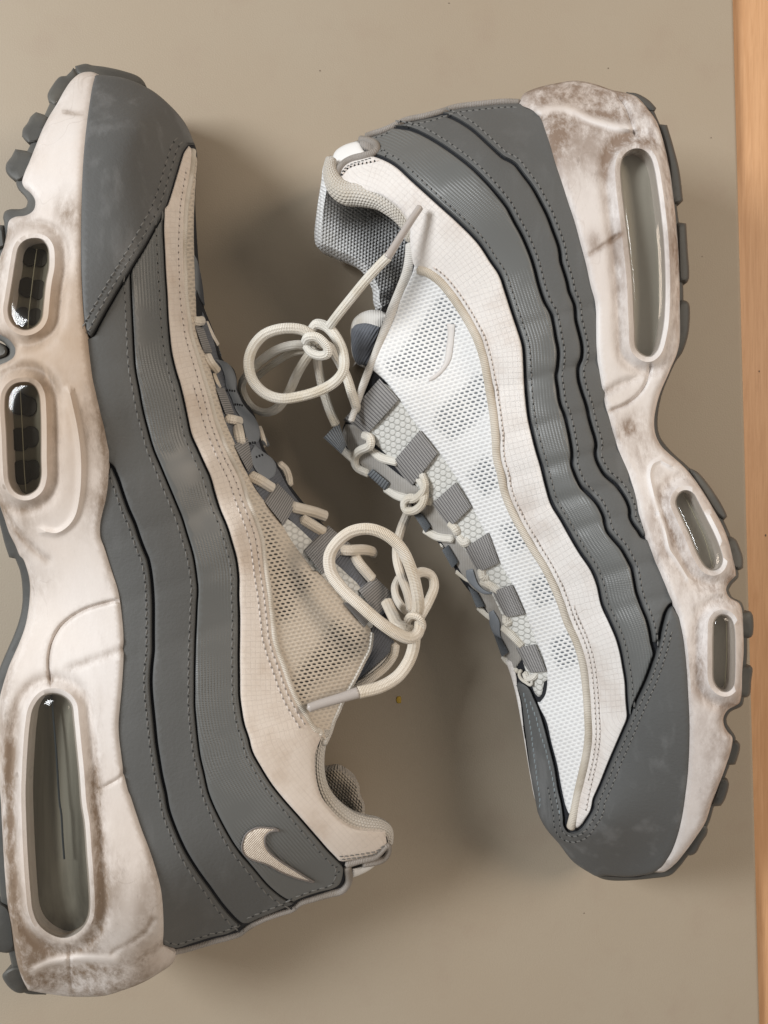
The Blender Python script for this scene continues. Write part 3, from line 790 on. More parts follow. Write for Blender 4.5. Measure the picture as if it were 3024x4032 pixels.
# hidden black body of the upper
collar_line = cat(E('215,830'), J('420,790 560,870 700,890 850,900 1000,950 1150,1060 1260,1160 1360,1280 1385,1450 1350,1640'))
mi = offset(mid_in, -34 if True else 34)
bodyR = cat(E('1385,345 1300,342 1150,357 980,378 880,408 780,437 660,462 600,490 520,527 440,552 400,566 350,584 270,614 210,649 190,690'), collar_line,
            F('1190,20 1170,120 1120,260 1060,390 1005,540 950,690 917,775 850,935 770,1080 745,1150 770,1290 900,1440 1040,1540 1180,1620'),
            G('230,560 330,670 430,800 510,950 590,1060 660,1150 730,1280 790,1400 850,1560'), Hh('622,30 650,130 690,280 740,540 800,900 840,1080 870,1250 930,1370 1040,1500 1150,1640 1280,1730 1350,1762'),
            D('600,695 740,702 850,690'), catmull(mid_in, 60)[::-1][2:-1] + np.array([26, 0]))
def rim_open(q): return seg_dist(np.array([q]), collar_line, False)[0] < 14
slab('upper_body', bodyR, lambda P: zR(P) - .0002, 0., .003, MAT['black_felt'], R, grid=22, rnd=22, open_rim=rim_open, inset=[('0.4', .10), ('floor', .40)])

def creases(P):
    P = np.asarray(P, float); e = np.zeros(len(P)); c = P[:, 1] + .28 * (P[:, 0] - 2150) 
    for y0, a in ((1260, .7), (1480, 1.), (1670, 1.), (1840, 1.), (1990, 1.), (2120, .8), (2330, .7), (2480, .6)): e -= a * .0008 * np.exp(-((c - y0) / 24.) ** 2)
    return e
cx = lambda p, d: creases(p)
h = BLACK / 2
band = []
# band next to the sole, middle band, ribbed band
p1 = cat(offset(R1, h)[::3] if False else offset(R1, -h)[::3], catmull(mid_in, 40)[5:][::-1][0:0])
def side(line, sgn): return offset(line, sgn * h)[::3]
sg = 1
_t = side(R1, 1).mean(0) - R1.mean(0)
TO_SOLE = 1 if (side(R1, 1) - catmull(R1, 10.0)[::3])[10][0] > 0 else -1
mi_up = catmull(mid_in, 30); iw = np.argmin(np.hypot(*(mi_up - R1[-1]).T)); iw2 = np.argmin(np.hypot(*(mi_up - toe_edge[0]).T))
UND = np.array([16, 0])
b1 = cat(side(R1, TO_SOLE), (mi_up[:iw] + UND)[::-1], E('1395,345 1300,348 1150,362 980,385 925,400'))
slab('side_band', b1, zR, (.0019), .0010, MAT['grey_leather'], R, rnd=6, extra=cx)
te = catmull(toe_edge, 10.0)
te_off = te + normals2(te, False) * 1.0
def toe_cut(line_end, side_pt):   # stretch of the toe edge between two seams, set back by the felt line
    pass
i2 = np.argmin(np.hypot(*(te - R2[-1]).T)); i3 = np.argmin(np.hypot(*(te - R3[-1]).T))
# the upper side of the toe edge
tn = normals2(te, False); k_ = 20
TS = 1 if (tn[k_][0] < 0) else -1       # towards the bands (left)
te_b = te + tn * TS * BLACK
b2 = cat(side(R2, TO_SOLE), te_b[:i2][::-1][1::3], (mi_up[iw:iw2] + UND)[::-1], side(R1, -TO_SOLE)[::-1], E('875,428 780,448 660,474 615,486'))
slab('side_band', b2, zR, (.0019), .0010, MAT['grey_leather'], R, rnd=6, extra=cx)
b3 = cat(side(R3, TO_SOLE), te_b[i2+1:i3-1][::-1][1::3], side(R2, -TO_SOLE)[::-1], E('575,505 520,535 440,562 410,575 470,610 475,660'))
slab('ribbed_band', b3, zR, (.0019), .0010, MAT['ribbed_band'], R, rnd=6, extra=cx, ref=catmull(R3, 20))
# white ripstop panel
p4 = catmull(R4, 10.0); piw = p4 + normals2(p4, False) * 6
ite = np.argmin(np.hypot(*(te - D('372,395')[0]).T))
wp = cat(E('430,690 380,703 300,722 255,752 222,808 215,850'), J('430,760 560,800 700,830 850,850 1000,900 1130,980 1240,1070 1320,1180 1375,1300 1375,1450 1395,1640'), I('205,190 228,250'), R4[1:], te_b[i3+2:ite-2:3][::-1], side(R3, -TO_SOLE)[::-1])
slab('ripstop_panel', wp, zR, .0018, .0012, MAT['ripstop'], R, rnd=9, extra=lambda p, d: .6 * creases(p), ref=catmull(R3, 20))
# mesh panel
throat = cat(F('940,755 1030,835 1110,945 1240,1135 1340,1250 1480,1450 1560,1590'), G('540,400 600,500 660,620 720,740 790,880 850,980 900,1080 950,1200 1000,1340 1050,1450 1080,1560'), Hh('930,60 948,170 930,290 890,345 868,345'))
mp_ = cat(F('1225,40 1195,140 1150,240 1085,370 1020,520 965,650'), throat, Hh('885,390 940,500 985,690 1030,860 1065,1050 1100,1200 1120,1250'), R4[::-1][1:])
open_R = [I('400,430 525,570 500,640 430,760 370,920 240,990 60,950 20,880 130,800 260,620 340,500'), I('650,930 690,1000 695,1180 600,1290 460,1390 340,1290 360,1190 500,1070'),
          cat(I('690,1470 740,1560'), G('740,210 775,350 680,430 600,340 560,280 650,180')), G('770,610 880,580 975,740 860,800 800,700'), G('970,970 1075,920 1175,1090 1020,1150 980,1050'), G('1110,1360 1230,1300 1290,1510 1170,1560 1110,1450')]
slab('mesh_panel', mp_, zR, .0014, .0008, MAT['open_mesh'], R, rnd=6, ref=np.array([[1000., 2150.], [3000., 1550.]]), maskf=lambda P: zones(P, open_R))
tube('piping', R4, None, 17.5, MAT['piping_cloth'], R, zf=zR, lift=.0016, nseg=14)
# toe cap of leather, running up along the far side of the toe
tc = cat(toe_edge, Hh('715,180 690,205 715,260 740,350 760,530 790,750 820,1000 860,1200 870,1250 930,1370 1040,1500 1150,1640 1280,1730 1350,1765'), D('600,690 740,698 850,686 905,672'), catmull(mid_in, 30)[iw2:][::-1][1:-1] + UND)
slab('toe_overlay', tc, zR, .0030, .0022, MAT['toe_leather'], R, rnd=11, inset=[(.0012, 0), (.0016, .0004)])
slab('far_side_panel', Hh('600,0 640,100 690,280 740,540 800,900 838,1110 850,1150 800,900 762,640 745,500 726,330 700,220 690,120 650,0'), zR, .0008, .0010, MAT['ripstop'], R, rnd=4)

# stitches of the bands and the toe cap
TH, TB = MAT['thread'], MAT['thread_blue']
for ln, d in ((R1, 24), (R2, 24), (R3, 24)):
    stitches('stitching', offset(ln, TO_SOLE * d), lambda P: zR(P) + creases(P), .0019, TH, R, pitch=25)
stitches('stitching', te[6:ite + 18] - tn[6:ite + 18] * TS * 14, zR, .0030, TH, R, pitch=22)
stitches('stitching', te[10:ite + 20] - tn[10:ite + 20] * TS * 36, zR, .0030, TH, R, pitch=22)
stitches('stitching', Hh('750,260 790,440 835,760 860,960 885,1150 880,1210'), zR, .0030, TB, R, pitch=22, hole=False)
stitches('stitching', Hh('800,330 840,430 890,600 940,760 985,950 1010,1100 1050,1260'), zR, .0030, TB, R, pitch=22, hole=False)
stitches('stitching', heel_edge[:5] + np.array([-2, 14]), zR, .0019, TH, R, pitch=24)
stitches('stitching', heel_edge[4:8] + np.array([2, 14]), zR, .0019, TH, R, pitch=24)
stitches('stitching', cat(E('570,520 520,550 460,570 480,610 520,650 530,690')), zR, .0019, TH, R, pitch=22)
TW = MAT['thread_white']
stitches('seam_stitching', offset(R4, TO_SOLE * 29)[4:-20], zR, .0019, TW, R, pitch=20)
stitches('seam_stitching', offset(R4, TO_SOLE * 44)[-90:-8], zR, .0019, TW, R, pitch=20)

# heel edge binding, white tab, collar
tube('heel_binding', E('1400,338 1300,336 1150,350 980,372 885,402 780,430 660,456 600,484 520,520 440,546 400,560'), None, 13, MAT['grey_binding'], R, zf=zR, lift=-.0010)
tube('heel_binding', E('365,580 420,590 465,615 470,650 430,675 380,690 310,708 260,735 225,775 212,820'), None, 15, MAT['grey_binding'], R, zf=zR, lift=.0016)
slab('heel_tab', E('185,690 205,650 265,612 345,588 360,600 380,640 395,660 340,690 270,720 225,760 205,800'), zR, .0022, .002, MAT['white_tab'], R, rnd=14)
slab('tab_loop', E('355,582 400,566 450,600 468,625 450,660 415,655 380,635 360,605'), zR, .0030, .002, MAT['grey_binding'], R, rnd=14)
stitches('stitching', E('430,685 380,702 310,722 262,748 232,790 222,830') + np.array([3, 8]), zR, .0022, TH, R, pitch=14, hole=False, w_=2.2)
stitches('stitching', E('480,705 400,722 330,735 275,760 240,800') + np.array([2, 6]), zR, .0022, TW, R, pitch=16)
zc = Field([(1290, 640, .052), (1270, 720, .052), (1330, 700, .058), (1400, 760, .060), (1500, 800, .064), (1580, 880, .066), (1600, 960, .066), (1610, 1050, .064), (1480, 1430, .052), (1600, 1150, .060)])
roll = J('345,420 330,520 345,640 400,760 470,830 580,880 700,885 850,905 1000,950 1120,1030 1220,1120 1310,1230 1375,1360 1390,1480')
tube('collar_roll', roll, None, [22, 27, 32, 39, 43, 45, 45, 45, 43, 41, 38, 34, 30, 26, 23], MAT['collar_knit'], R, knit=True, zf=zc, lift=-.001, nseg=20, step=8)
tube('collar_binding', F('1195,-60 1190,20 1172,120 1125,240 1065,380 1005,540 948,690 905,790 865,900 830,1000 800,1090'), None, [24, 24, 22, 20, 18, 17, 16, 14, 12], MAT['binding_cloth'], R, zf=zc, lift=-.0012, nseg=14)

# knitted lining of the far collar
zl = Field([(1290, 620, .046), (1265, 760, .040), (1245, 900, .034), (1240, 950, .030), (1320, 1010, .030), (1430, 1080, .030), (1470, 1200, .028), (1490, 1230, .028), (1340, 800, .030), (1330, 920, .028), (1400, 950, .025), (1480, 1050, .023), (1520, 1150, .022), (1500, 850, .010), (1650, 950, .006), (1600, 1100, .010), (1700, 1150, .006), (1400, 700, .020), (1600, 750, .006)])
slab('lining', cat(E('165,685 125,740 107,860 78,1050 64,1230 82,1283 200,1342 330,1402 382,1452 440,1560'), F('925,200 945,310 962,372 1010,395 1100,340 1350,300'), E('900,1350 850,1000 700,850 400,720 250,690')),
     zl, .001, .010, MAT['knit_lining'], R, grid=16, rnd=85, inset=[('0.6', .1), ('floor', .5)], ref=E('60,1000 500,1300 900,1600'))

# tongue: its top with cloth patch, the honeycomb strip behind the straps
zt = Field([(1380, 1270, .040), (1400, 1380, .036), (1450, 1230, .044), (1500, 1250, .048), (1440, 1440, .040)])
slab('tongue', F('800,560 797,490 815,430 860,388 930,365 1000,372 1040,392 1010,470 960,620 920,720 895,748 850,728 815,680 800,610'), zt, 0.0, .006, MAT['binding_cloth'], R, rnd=26, inset=[('0.5', .2), ('floor', .4)])
slab('tongue_patch', F('800,560 805,480 830,452 890,440 960,455 1000,475 960,600 920,715 895,740 850,722 818,680 803,610'), zt, .0018, .006, MAT['tongue_cloth'], R, rnd=24, drop=.003)
hc = cat(F('870,1000 960,830 1040,850'), throat[1:-3] + np.array([8, -6]), Hh('925,180 905,290 870,310 835,270 810,200'), G('940,1560 900,1440 820,1290 700,1040 600,880 500,720 420,600 320,480 180,300'), F('960,1250 900,1190'))
slab('tongue_strip', hc, zR, .0010, .003, MAT['honeycomb'], R, rnd=14)
slab('far_eyestay', cat(F('765,1110 745,1180 790,1290 900,1420 1040,1530 1180,1610'), G('280,570 370,690 460,820 540,950 620,1060 690,1170 750,1310 810,1450 860,1580 930,1480 890,1370 840,1250 785,1120 715,1000 635,880 555,745 465,620 380,505 290,395'), F('1130,1450 1000,1340 910,1230 860,1110')),
     zR, .0004, .002, MAT['eyestay_cloth'], R, rnd=8)

# straps
loops_R = [F('985,815 1110,950 885,1200 750,1085'), F('1250,1150 1365,1300 1185,1530 1060,1375'), G('490,330 590,490 440,635 320,480'), G('700,660 770,855 625,925 535,770'), G('855,1000 940,1190 800,1215 715,1050'), G('1010,1390 1080,1565 960,1575 875,1415')]
for i, q in enumerate(loops_R):
    q = quad(q)
    if i in (0, 1, 2, 3, 4, 5): ribbon('lace_strap', q, zR, .0026, MAT['webbing'], R, nr=(17, 16, 13, 12, 10, 8)[i])
far_R = [F('720,1095 770,1250 735,1305 620,1200'), F('940,1405 1055,1500 1025,1550 905,1440'), G('215,545 270,535 325,615 290,660'), G('400,775 440,740 505,850 465,890'), G('570,1010 635,1055 680,1140 625,1150'), G('740,1330 785,1350 835,1440 790,1470')]
zfar = lambda P: zR(P) - .0008
for i, q in enumerate(far_R):
    a, b, c, d = quad(q)
    ribbon('far_strap', [a, b, c, d] if i == 0 else [d, a, b, c], zfar if i else (lambda P: np.full(len(P), .036)), .0026 if i else 0., MAT['webbing_dark'], R, nr=8, wrap=.001)
for q in (G('555,905 600,895 640,1000 690,1040 730,1050 725,1062 670,1060 600,1010 560,960'), G('705,1180 735,1165 775,1240 780,1330 800,1370 750,1340 715,1270')):
    slab('strap_tape', q, zR, .0016, .001, MAT['tape'], R, rnd=5)

# the shoelace: threaded pieces and the bow are one cord
LR = link('shoelace', None, None, R)
LM = MAT['lace']
def on(zf, pts, lift): return [zf(np.array([p]))[0] + l for p, l in zip(pts, np.interp(np.linspace(0, 1, len(pts)), np.linspace(0, 1, len(lift)), lift))]
def cord(pts, lift, zf=None, r=18.5, mat=None, parent=None, **kw):
    zs = on(zf, pts, lift) if zf is not None else lift
    return tube('lace_piece', pts, zs, r, mat or LM, parent, nseg=14, flat=.78, **kw)
cord(F('885,1180 925,1205 920,1255 860,1285 825,1330 840,1395 915,1435'), [.001, .005, .004, .001, .000], zR, parent=LR)
cord(F('740,1270 775,1300 815,1335'), [-.003, -.001, .001], zR, parent=LR)
cord(F('935,1275 1000,1330 1100,1358'), [-.001, .001, .001], zR, parent=LR)
cord(F('1030,1530 1110,1580 1200,1600 1255,1570 1285,1510 1265,1440'), [-.001, .001, .004, .004, .002], zR, parent=LR)
cord(G('330,455 270,445 190,430 150,465 165,515 225,512 275,460 285,370 245,300'), [.001, .002, .004, .004, .006, .006, .003, .001], zR, r=17, parent=LR)
cord(G('290,640 370,685 470,700'), [-.001, .001, .001], zR, r=17, parent=LR)
cord(G('455,595 490,635 500,660'), [.001, .002, .001], zR, parent=LR)
cord(G('575,715 540,725 510,690'), [.001, .002, .001], zR, parent=LR)
cord(G('400,740 440,720 480,705'), [-.003, -.001], zR, r=14, parent=LR)
cord(G('500,910 560,955 590,965'), [-.002, -.001], zR, r=14, parent=LR)
cord(G('660,900 668,945 700,950'), [.001, .002, .000], zR, parent=LR)
cord(G('660,975 710,1000 775,1040'), [.001, .002, .001], zR, r=17, parent=LR)
cord(G('640,1145 690,1190 730,1220'), [-.002, -.001], zR, r=14, parent=LR)
cord(G('820,1205 822,1245 850,1230'), [.001, .002, .000], zR, r=17, parent=LR)
cord(G('800,1275 860,1330 925,1395'), [.001, .002, .001], zR, r=17, parent=LR)
cord(G('800,1465 840,1510 900,1560'), [-.002, -.001], zR, r=14, parent=LR)
cord(G('945,1575 960,1610 1000,1600 1020,1575'), [.001, .002, .000], zR, r=15, parent=LR)
cord(Hh('730,80 715,110 730,150 770,180 810,200 820,150'), [.002, .004, .002], zR, r=7, parent=LR)
# bow
cord(F('575,575 520,515 440,488 330,492 230,530 160,610 132,710 155,820 230,905 340,945 470,930 600,890 700,830 752,750 745,640 700,540 640,475 575,458 545,490'), [.056, .060, .062, .060, .058, .056, .056, .058, .060, .058, .056, .054], r=21, parent=LR)
cord(F('530,600 430,595 320,625 220,690 130,780 88,850 105,930 160,1005 240,1035 320,1005 390,910 450,780 510,680 560,620'), [.050, .046, .040, .034, .026, .022, .022, .026, .032, .040, .048, .052], r=19, parent=LR)
cord(F('520,630 420,645 320,700 230,765 150,840'), [.048, .040, .034, .028, .024], r=15, parent=LR)
cord(F('575,640 585,740 615,880 655,1010 700,1115'), [.050, .042, .038, .036, .036], r=18, parent=LR)
cord(F('590,580 660,610 715,690 770,800 805,910 835,1000 850,1060'), [.054, .050, .047, .048, .048, .044, .026], r=20, parent=LR)
cord(F('500,575 520,545 580,545 640,600 645,650 600,665 540,645 505,600'), [.058, .062, .063, .062, .060, .058, .057], r=19, parent=LR)
cord(cat(F('660,470 720,390 800,290 890,180 980,80'), E('545,1345')), [.058, .064, .068, .072, .075, .077], r=19.5, parent=LR)
ag = tube('aglet', E('540,1352 620,1225 700,1100 753,1022'), [.077, .078, .079, .079], [17, 15.5, 15, 14.5], MAT['aglet'], LR, nseg=16)
# faint patch of dried film on the mesh
slab('film_patch', I('430,620 485,625 478,700 470,780 455,860 410,930 350,985 310,1000 320,975 370,935 410,880 425,780 435,700'), zR, .0018, .0003, MAT['tint'], R, rnd=4)

# ================================================================== the sneaker seen from its outer side (left of the photograph)
L = thing('sneaker', 'sneaker with the embroidered tick at its heel, away from the wood, white panels with warm light in their colour', 'sneaker',
          to_world(np.array([500., 2000.]), 0.), 'pair of worn sneakers')
zL = Field([
    (370, 285, .052), (300, 420, .066), (190, 600, .078), (110, 800, .086), (60, 1000, .090), (20, 1250, .093), (-20, 1500, .094), (-20, 1900, .090), (60, 2150, .082), (110, 2350, .078), (40, 2600, .080), (0, 2900, .082), (0, 3300, .082), (40, 3700, .078), (100, 3880, .070),
    (340, 600, .080), (330, 900, .090), (340, 1250, .094), (400, 1700, .094), (420, 2000, .090), (450, 2250, .085), (480, 2600, .084), (480, 3000, .084), (560, 3300, .082), (640, 3650, .072), (400, 3900, .058), (250, 3925, .056), (640, 3800, .054),
    (480, 300, .046), (570, 335, .040), (700, 440, .036), (765, 570, .036), (550, 500, .068), (450, 700, .084), (650, 600, .058), (600, 800, .076), (720, 680, .052), (720, 900, .064), (640, 1050, .076), (500, 1200, .088),
    (640, 1400, .081), (520, 1700, .088), (720, 1750, .080), (640, 2200, .084), (800, 2050, .078), (880, 2400, .075), (760, 2700, .080), (930, 2900, .076), (700, 3200, .080), (1000, 3180, .074), (900, 3450, .070), (800, 3600, .062), (1100, 3300, .070),
    (735, 1100, .063), (760, 1330, .065), (830, 1560, .067), (920, 1780, .068), (1000, 2000, .068), (1050, 2300, .068), (1090, 2550, .067), (1170, 2780, .066), (1230, 2900, .066),
    (760, 800, .048), (760, 1000, .050), (770, 1300, .055), (860, 1620, .056), (960, 1860, .055), (1100, 2080, .054), (1250, 2250, .052), (1380, 2400, .050), (1460, 2490, .048), (1440, 2600, .050), (1380, 2720, .052), (1300, 2880, .058),
    (800, 1050, .034), (830, 1200, .036), (900, 1430, .038), (980, 1640, .038), (1090, 1850, .038), (1200, 2000, .038), (1400, 2200, .038), (1520, 2380, .036),
    (1250, 3050, .066), (1310, 3180, .064), (1430, 3260, .058), (1520, 3280, .050), (1530, 3330, .048), (1460, 3420, .048), (1370, 3480, .048), (1240, 3530, .048), (1000, 3650, .048), (700, 3745, .048)])

lin = cat(K('645,155 625,230 605,350 585,500 570,650 560,800 553,1000 550,1200 550,1400 558,1600'), Lb('568,80 580,180 590,280 600,370 615,480 640,590 665,700 690,800 712,910 722,960 720,1060 715,1180 700,1280 680,1360 665,1440 668,1520 690,1580 710,1640'),
          M('745,90 780,200 800,320 815,460 818,580 815,700 808,820 795,960 785,1080 790,1180 800,1260 820,1400 850,1520'), Nn('830,40 860,160 890,250 930,370 980,500 1020,620 1060,770 1075,900 1078,1080 1070,1140'))
lout = cat(K('645,155 600,138 530,145 470,190 420,260 370,350 320,430 270,530 230,630 190,730 160,800 145,860 160,895 200,930 230,980 220,1040 170,1075 100,1085 60,1110 45,1190 25,1280 0,1350'),
           Lb('-45,50 -50,150 0,195 60,230 100,290 90,340 40,375 0,392 -45,430 -75,600 -70,900 -40,1150 0,1310 30,1400 60,1490 100,1570 130,1640'),
           M('150,0 180,80 195,160 195,240 185,340 165,440 130,540 90,630 60,700 30,790 10,860 0,900 -8,1100 -12,1400'), Nn('-8,0 5,200 18,450 30,650 50,880 75,1020 97,1180 120,1290 150,1375 185,1440 300,1460 450,1480 560,1482 680,1475 800,1440 930,1390 1050,1320 1120,1270 1150,1220 1155,1187 1120,1165 1070,1140'))
L_win = [V('460,475 560,500 620,580 635,720 630,850 600,1000 580,1150 560,1350 540,1500 480,1590 350,1650 240,1620 150,1530 120,1400 140,1250 180,1000 220,750 260,580 340,500'),
         Lb('150,515 215,525 250,580 262,700 265,850 265,1000 265,1130 240,1200 175,1238 110,1220 70,1160 58,1050 50,850 40,650 50,580 90,530'),
         cat(M('345,885 410,900 460,950 475,1050 490,1200 510,1400 525,1600'), Nn('545,350 560,550 575,750 580,880 570,960 520,1040 430,1085 340,1065 260,1000 225,920 210,800 195,600 185,400 178,150'), M('180,1450 190,1250 205,1080 225,980 280,905'))]
L_win = [rounded(w_) for w_ in L_win]
L_groove = [(M('330,800 318,700 325,600 350,520 400,440 470,380 560,330 650,300 750,275'), .0014, 7), (M('815,580 720,625 600,665 470,715'), .0006, 14), (Nn('815,0 790,45 720,90 640,130'), .0007, 8),
            (Lb('455,570 480,680 505,800 525,950 530,1100 520,1250 490,1380 440,1450 370,1490 290,1480'), -.0014, 11), (Lb('10,1330 80,1430 160,1530 230,1600 300,1660'), .0010, 12),
            (Nn('455,1160 455,1300 465,1400 470,1480'), .0008, 7), (Nn('230,1300 320,1260 450,1235 600,1230 750,1240'), -.0010, 12), (Nn('740,1190 850,1130 950,1060 1000,980'), .0007, 9), (Nn('930,1240 1000,1180 1060,1130'), .0006, 9), (K('430,400 480,408 525,410'), .0005, 6)]
L_dirt = [(300, 850, 60, 60, .45), (260, 830, 50, 70, .5), (330, 1050, 60, 160, .35), (360, 1650, 60, 130, .7), (420, 1800, 40, 220, .7), (380, 1980, 70, 120, .5), (170, 1500, 90, 60, .55), (100, 2050, 60, 90, .4), (30, 3050, 30, 500, .75), (60, 3650, 30, 200, .7), (130, 3780, 120, 110, .9),
          (220, 3850, 170, 50, .9), (420, 3860, 130, 60, .8), (350, 3750, 60, 200, .5), (385, 3300, 25, 400, .7), (450, 3480, 50, 150, .5), (560, 3600, 40, 200, .4), (500, 3800, 120, 60, .45), (370, 3120, 30, 90, .5), (430, 2250, 20, 60, .4), (130, 2290, 90, 60, .3), (600, 3450, 35, 120, .3)]
build_midsole(zL, cat(lin, lout[::-1][1:-1]), L_win, L_groove, L_dirt, L, 'foam_worn', [(200, 1650, 330, 380, .95), (260, 1280, 240, 260, .6), (330, 700, 30, 300, .45), (300, 1200, 120, 200, .5), (80, 3500, 40, 300, .35), (590, 3780, 90, 120, .5)])  # broad brown spots: partly stains, partly shade painted into the foam
build_window(zL, L_win[0], L, 'air_inside_dark', [(115, 1010, 34), (158, 1015, 32), (105, 1130, 36), (150, 1140, 36), (90, 1245, 34), (140, 1250, 34)], V('480,600 440,900 410,1150 375,1450 365,1640'), 'air_seam_pale', dome=.0007)
build_window(zL, L_win[1], L, 'air_inside_dark', [(75, 1590, 40), (110, 1600, 36), (75, 1730, 42), (120, 1720, 38), (85, 1860, 44), (130, 1850, 36)], Lb('130,520 140,700 150,900 160,1100 170,1230'), 'air_seam_pale', dome=.0005)
build_window(zL, L_win[2], L, 'air_inside_smoky', [], cat(M('335,890 350,1050 370,1300 390,1600'), Nn('400,280 410,450 420,580')), 'air_seam', dome=.0034)
# outsole
so = cat(K('950,222 935,195 880,165 800,135 680,108 600,98 540,98 470,130 415,185 370,245 335,320 300,400 250,500 205,600 160,690 120,800 105,860 120,905 160,950 180,985 170,1020 140,1033 60,1036 30,1052 20,1092 28,1130 10,1200 -10,1290'),
         Lb('-75,50 -85,150 -30,220 20,245 60,290 50,325 10,345 -40,365 -80,420 -110,600 -100,900 -75,1150 -40,1310 0,1440 30,1560 60,1650'), M('100,0 130,80 145,180 145,300 125,400 90,500 55,580 20,660 -10,740 -30,830 -50,1000 -55,1400'),
         Nn('-50,0 -40,300 -20,600 10,900 50,1150 80,1290 110,1390 160,1455 300,1468'))
si = cat(K('950,262 860,240 760,230 645,250 560,280 500,340 440,440 380,540 320,640 270,740 240,820 260,880 300,940 300,1080 200,1140 120,1200 60,1380'), Lb('40,50 100,180 180,290 120,400 40,480 10,600 20,900 50,1100 100,1300 200,1600'), M('240,0 270,160 260,340 220,500 160,650 90,830 60,1000 50,1400'), Nn('60,200 90,600 120,900 160,1150 220,1350 320,1430'))
lugs_fillL = [Lb('-110,215 -20,238 40,275 52,308 40,338 0,352 -110,372'), K('490,100 560,84 600,94 680,104 800,130 900,165 935,195 955,235 880,215 760,190 645,180 540,165 500,150'), K('480,110 440,160 390,170 340,230 310,290 320,340 370,360 450,270 520,170'), K('320,430 280,414 235,400 200,430 180,470 150,510 143,560 180,600 250,600 310,500'),  # first shape is a dark fill standing in for deep shadow in the notch
         K('230,670 180,655 100,642 75,690 40,740 40,790 80,840 130,860 190,800'), K('25,1140 0,1138 -40,1140 -60,1250 -40,1320 40,1280'), Nn('75,1290 20,1328 15,1350 50,1410 100,1450 140,1458 190,1442 200,1380 150,1280'), Nn('60,900 0,860 -40,860 -50,1190 0,1190 45,1195 110,1180')]
outsole(zL, cat(so, si[::-1]), lugs_fillL, L)

La = cat(Lb('733,1060 770,1140 800,1230 840,1340 880,1430 910,1520 940,1600'), M('965,0 985,100 995,200 1000,300 1000,420 1000,520 1000,600 990,700 985,800 990,900 1000,1000 1010,1100 1020,1200 1035,1300 1055,1420 1080,1530'),
         Nn('1035,0 1060,120 1100,260 1150,400 1210,530 1290,660 1370,770 1450,880 1540,980 1590,1018'))
Lbt = cat(K('850,1460 855,1600'), Lb('858,0 868,200 880,400 910,570 930,680 960,800 1000,940 1050,1060 1100,1180 1150,1300 1190,1400 1220,1500 1245,1580'), M('1265,0 1280,100 1290,200 1285,300 1280,420 1275,520 1272,640 1270,760 1270,860 1270,960 1280,1080 1290,1180 1305,1290 1330,1400 1360,1530'),
          Nn('1310,0 1350,120 1400,250 1460,370 1530,490 1600,580'), Q('166,1201 260,1310 360,1390 425,1418'))
Lg = cat(K('1068,1030 1062,1150 1068,1300 1075,1450 1085,1600'), Lb('1090,50 1100,180 1115,310 1140,420 1170,520 1195,620 1220,740 1245,850 1290,950 1330,1040 1370,1130 1395,1220 1430,1330 1480,1450 1510,1550'),
         M('1540,0 1555,120 1555,240 1560,360 1560,500 1558,640 1560,780 1562,900 1575,1000 1590,1080 1620,1170'), Q('62,120 85,200 110,320 150,430 210,540 280,650 360,750 440,840 510,920 580,1000 650,1080 720,1150 752,1185'))
ridge = cat(K('1262,655 1255,760 1240,850 1215,1000 1205,1150 1200,1300 1205,1450 1210,1600'), Lb('1230,100 1245,200 1280,320 1310,420 1340,520 1370,620 1400,740 1440,850 1490,970 1540,1070'),
            U('830,700 880,850 930,980 980,1120 1020,1260 1040,1400 1060,1560'), O('265,720 280,840 290,930 300,1020 330,1120 360,1200 400,1320 450,1430 510,1530 570,1620'), Q('530,200 590,290 602,325'))
toeL = cat(K('1225,605 1190,650 1160,740 1130,840 1090,970 1050,1070 1000,1160 940,1270 870,1385 800,1500 735,1610'), Lb('665,75 620,160 592,208 575,195'))
heelL = cat(Nn('1070,1140 1150,1165 1250,1137 1380,1097 1480,1075 1560,1037'), Q('120,1555 200,1520 300,1480 400,1437 420,1420'), Q('430,1405 520,1372 600,1347 680,1327 722,1300 742,1250 747,1195'))
roll_out = Q('600,330 582,350 552,440 547,540 562,650 592,740 652,820 722,890 800,940 900,957 1020,960')
roll_in = Q('640,350 615,440 615,560 630,650 680,720 760,790 860,830 960,855 1020,880 1050,920 1060,980')
throatL = cat(Lb('1250,110 1290,200 1340,330 1380,450 1430,620 1470,760 1530,900'), U('830,520 890,640 950,760 1030,870 1120,980 1210,1110 1300,1260 1400,1400 1500,1540'), O('580,580 680,690 760,790 830,880 920,950'))
mesh_lo = O('932,990 917,1090 882,1160 832,1260 792,1330 742,1420 712,1500 692,1560')

linu = catmull(lin, 30)
far_edge = cat(K('1272,612 1288,680 1282,800 1275,950 1280,1100 1300,1400 1330,1640'), S('720,500 780,650 840,820 890,980 1000,1080 1050,1300 1190,1500'), U('1000,250 1060,420 1190,560 1290,740 1420,910 1560,1060'), O('640,300 780,430 900,620 1040,760 1080,860 940,945'))
bodyL = cat(K('655,172 760,180 860,205 945,245 1020,282 1100,352 1170,425 1220,492 1250,560'), far_edge, mesh_lo, Q('690,200 660,300 625,380'), roll_out[2:], Q('1050,1000 1040,1060 1010,1120 900,1165 800,1195 780,1290 735,1330 660,1352 560,1382 470,1412 420,1452 330,1482 220,1522 130,1572 80,1605'),
            Nn('1560,1065 1480,1090 1400,1110 1300,1140 1200,1168 1155,1175 1070,1130'), linu[::-1][1:-1] + np.array([-26, 0]))
ro_line = catmull(cat(roll_out, Q('1050,1000 1040,1060 1010,1120 900,1165')), 20)
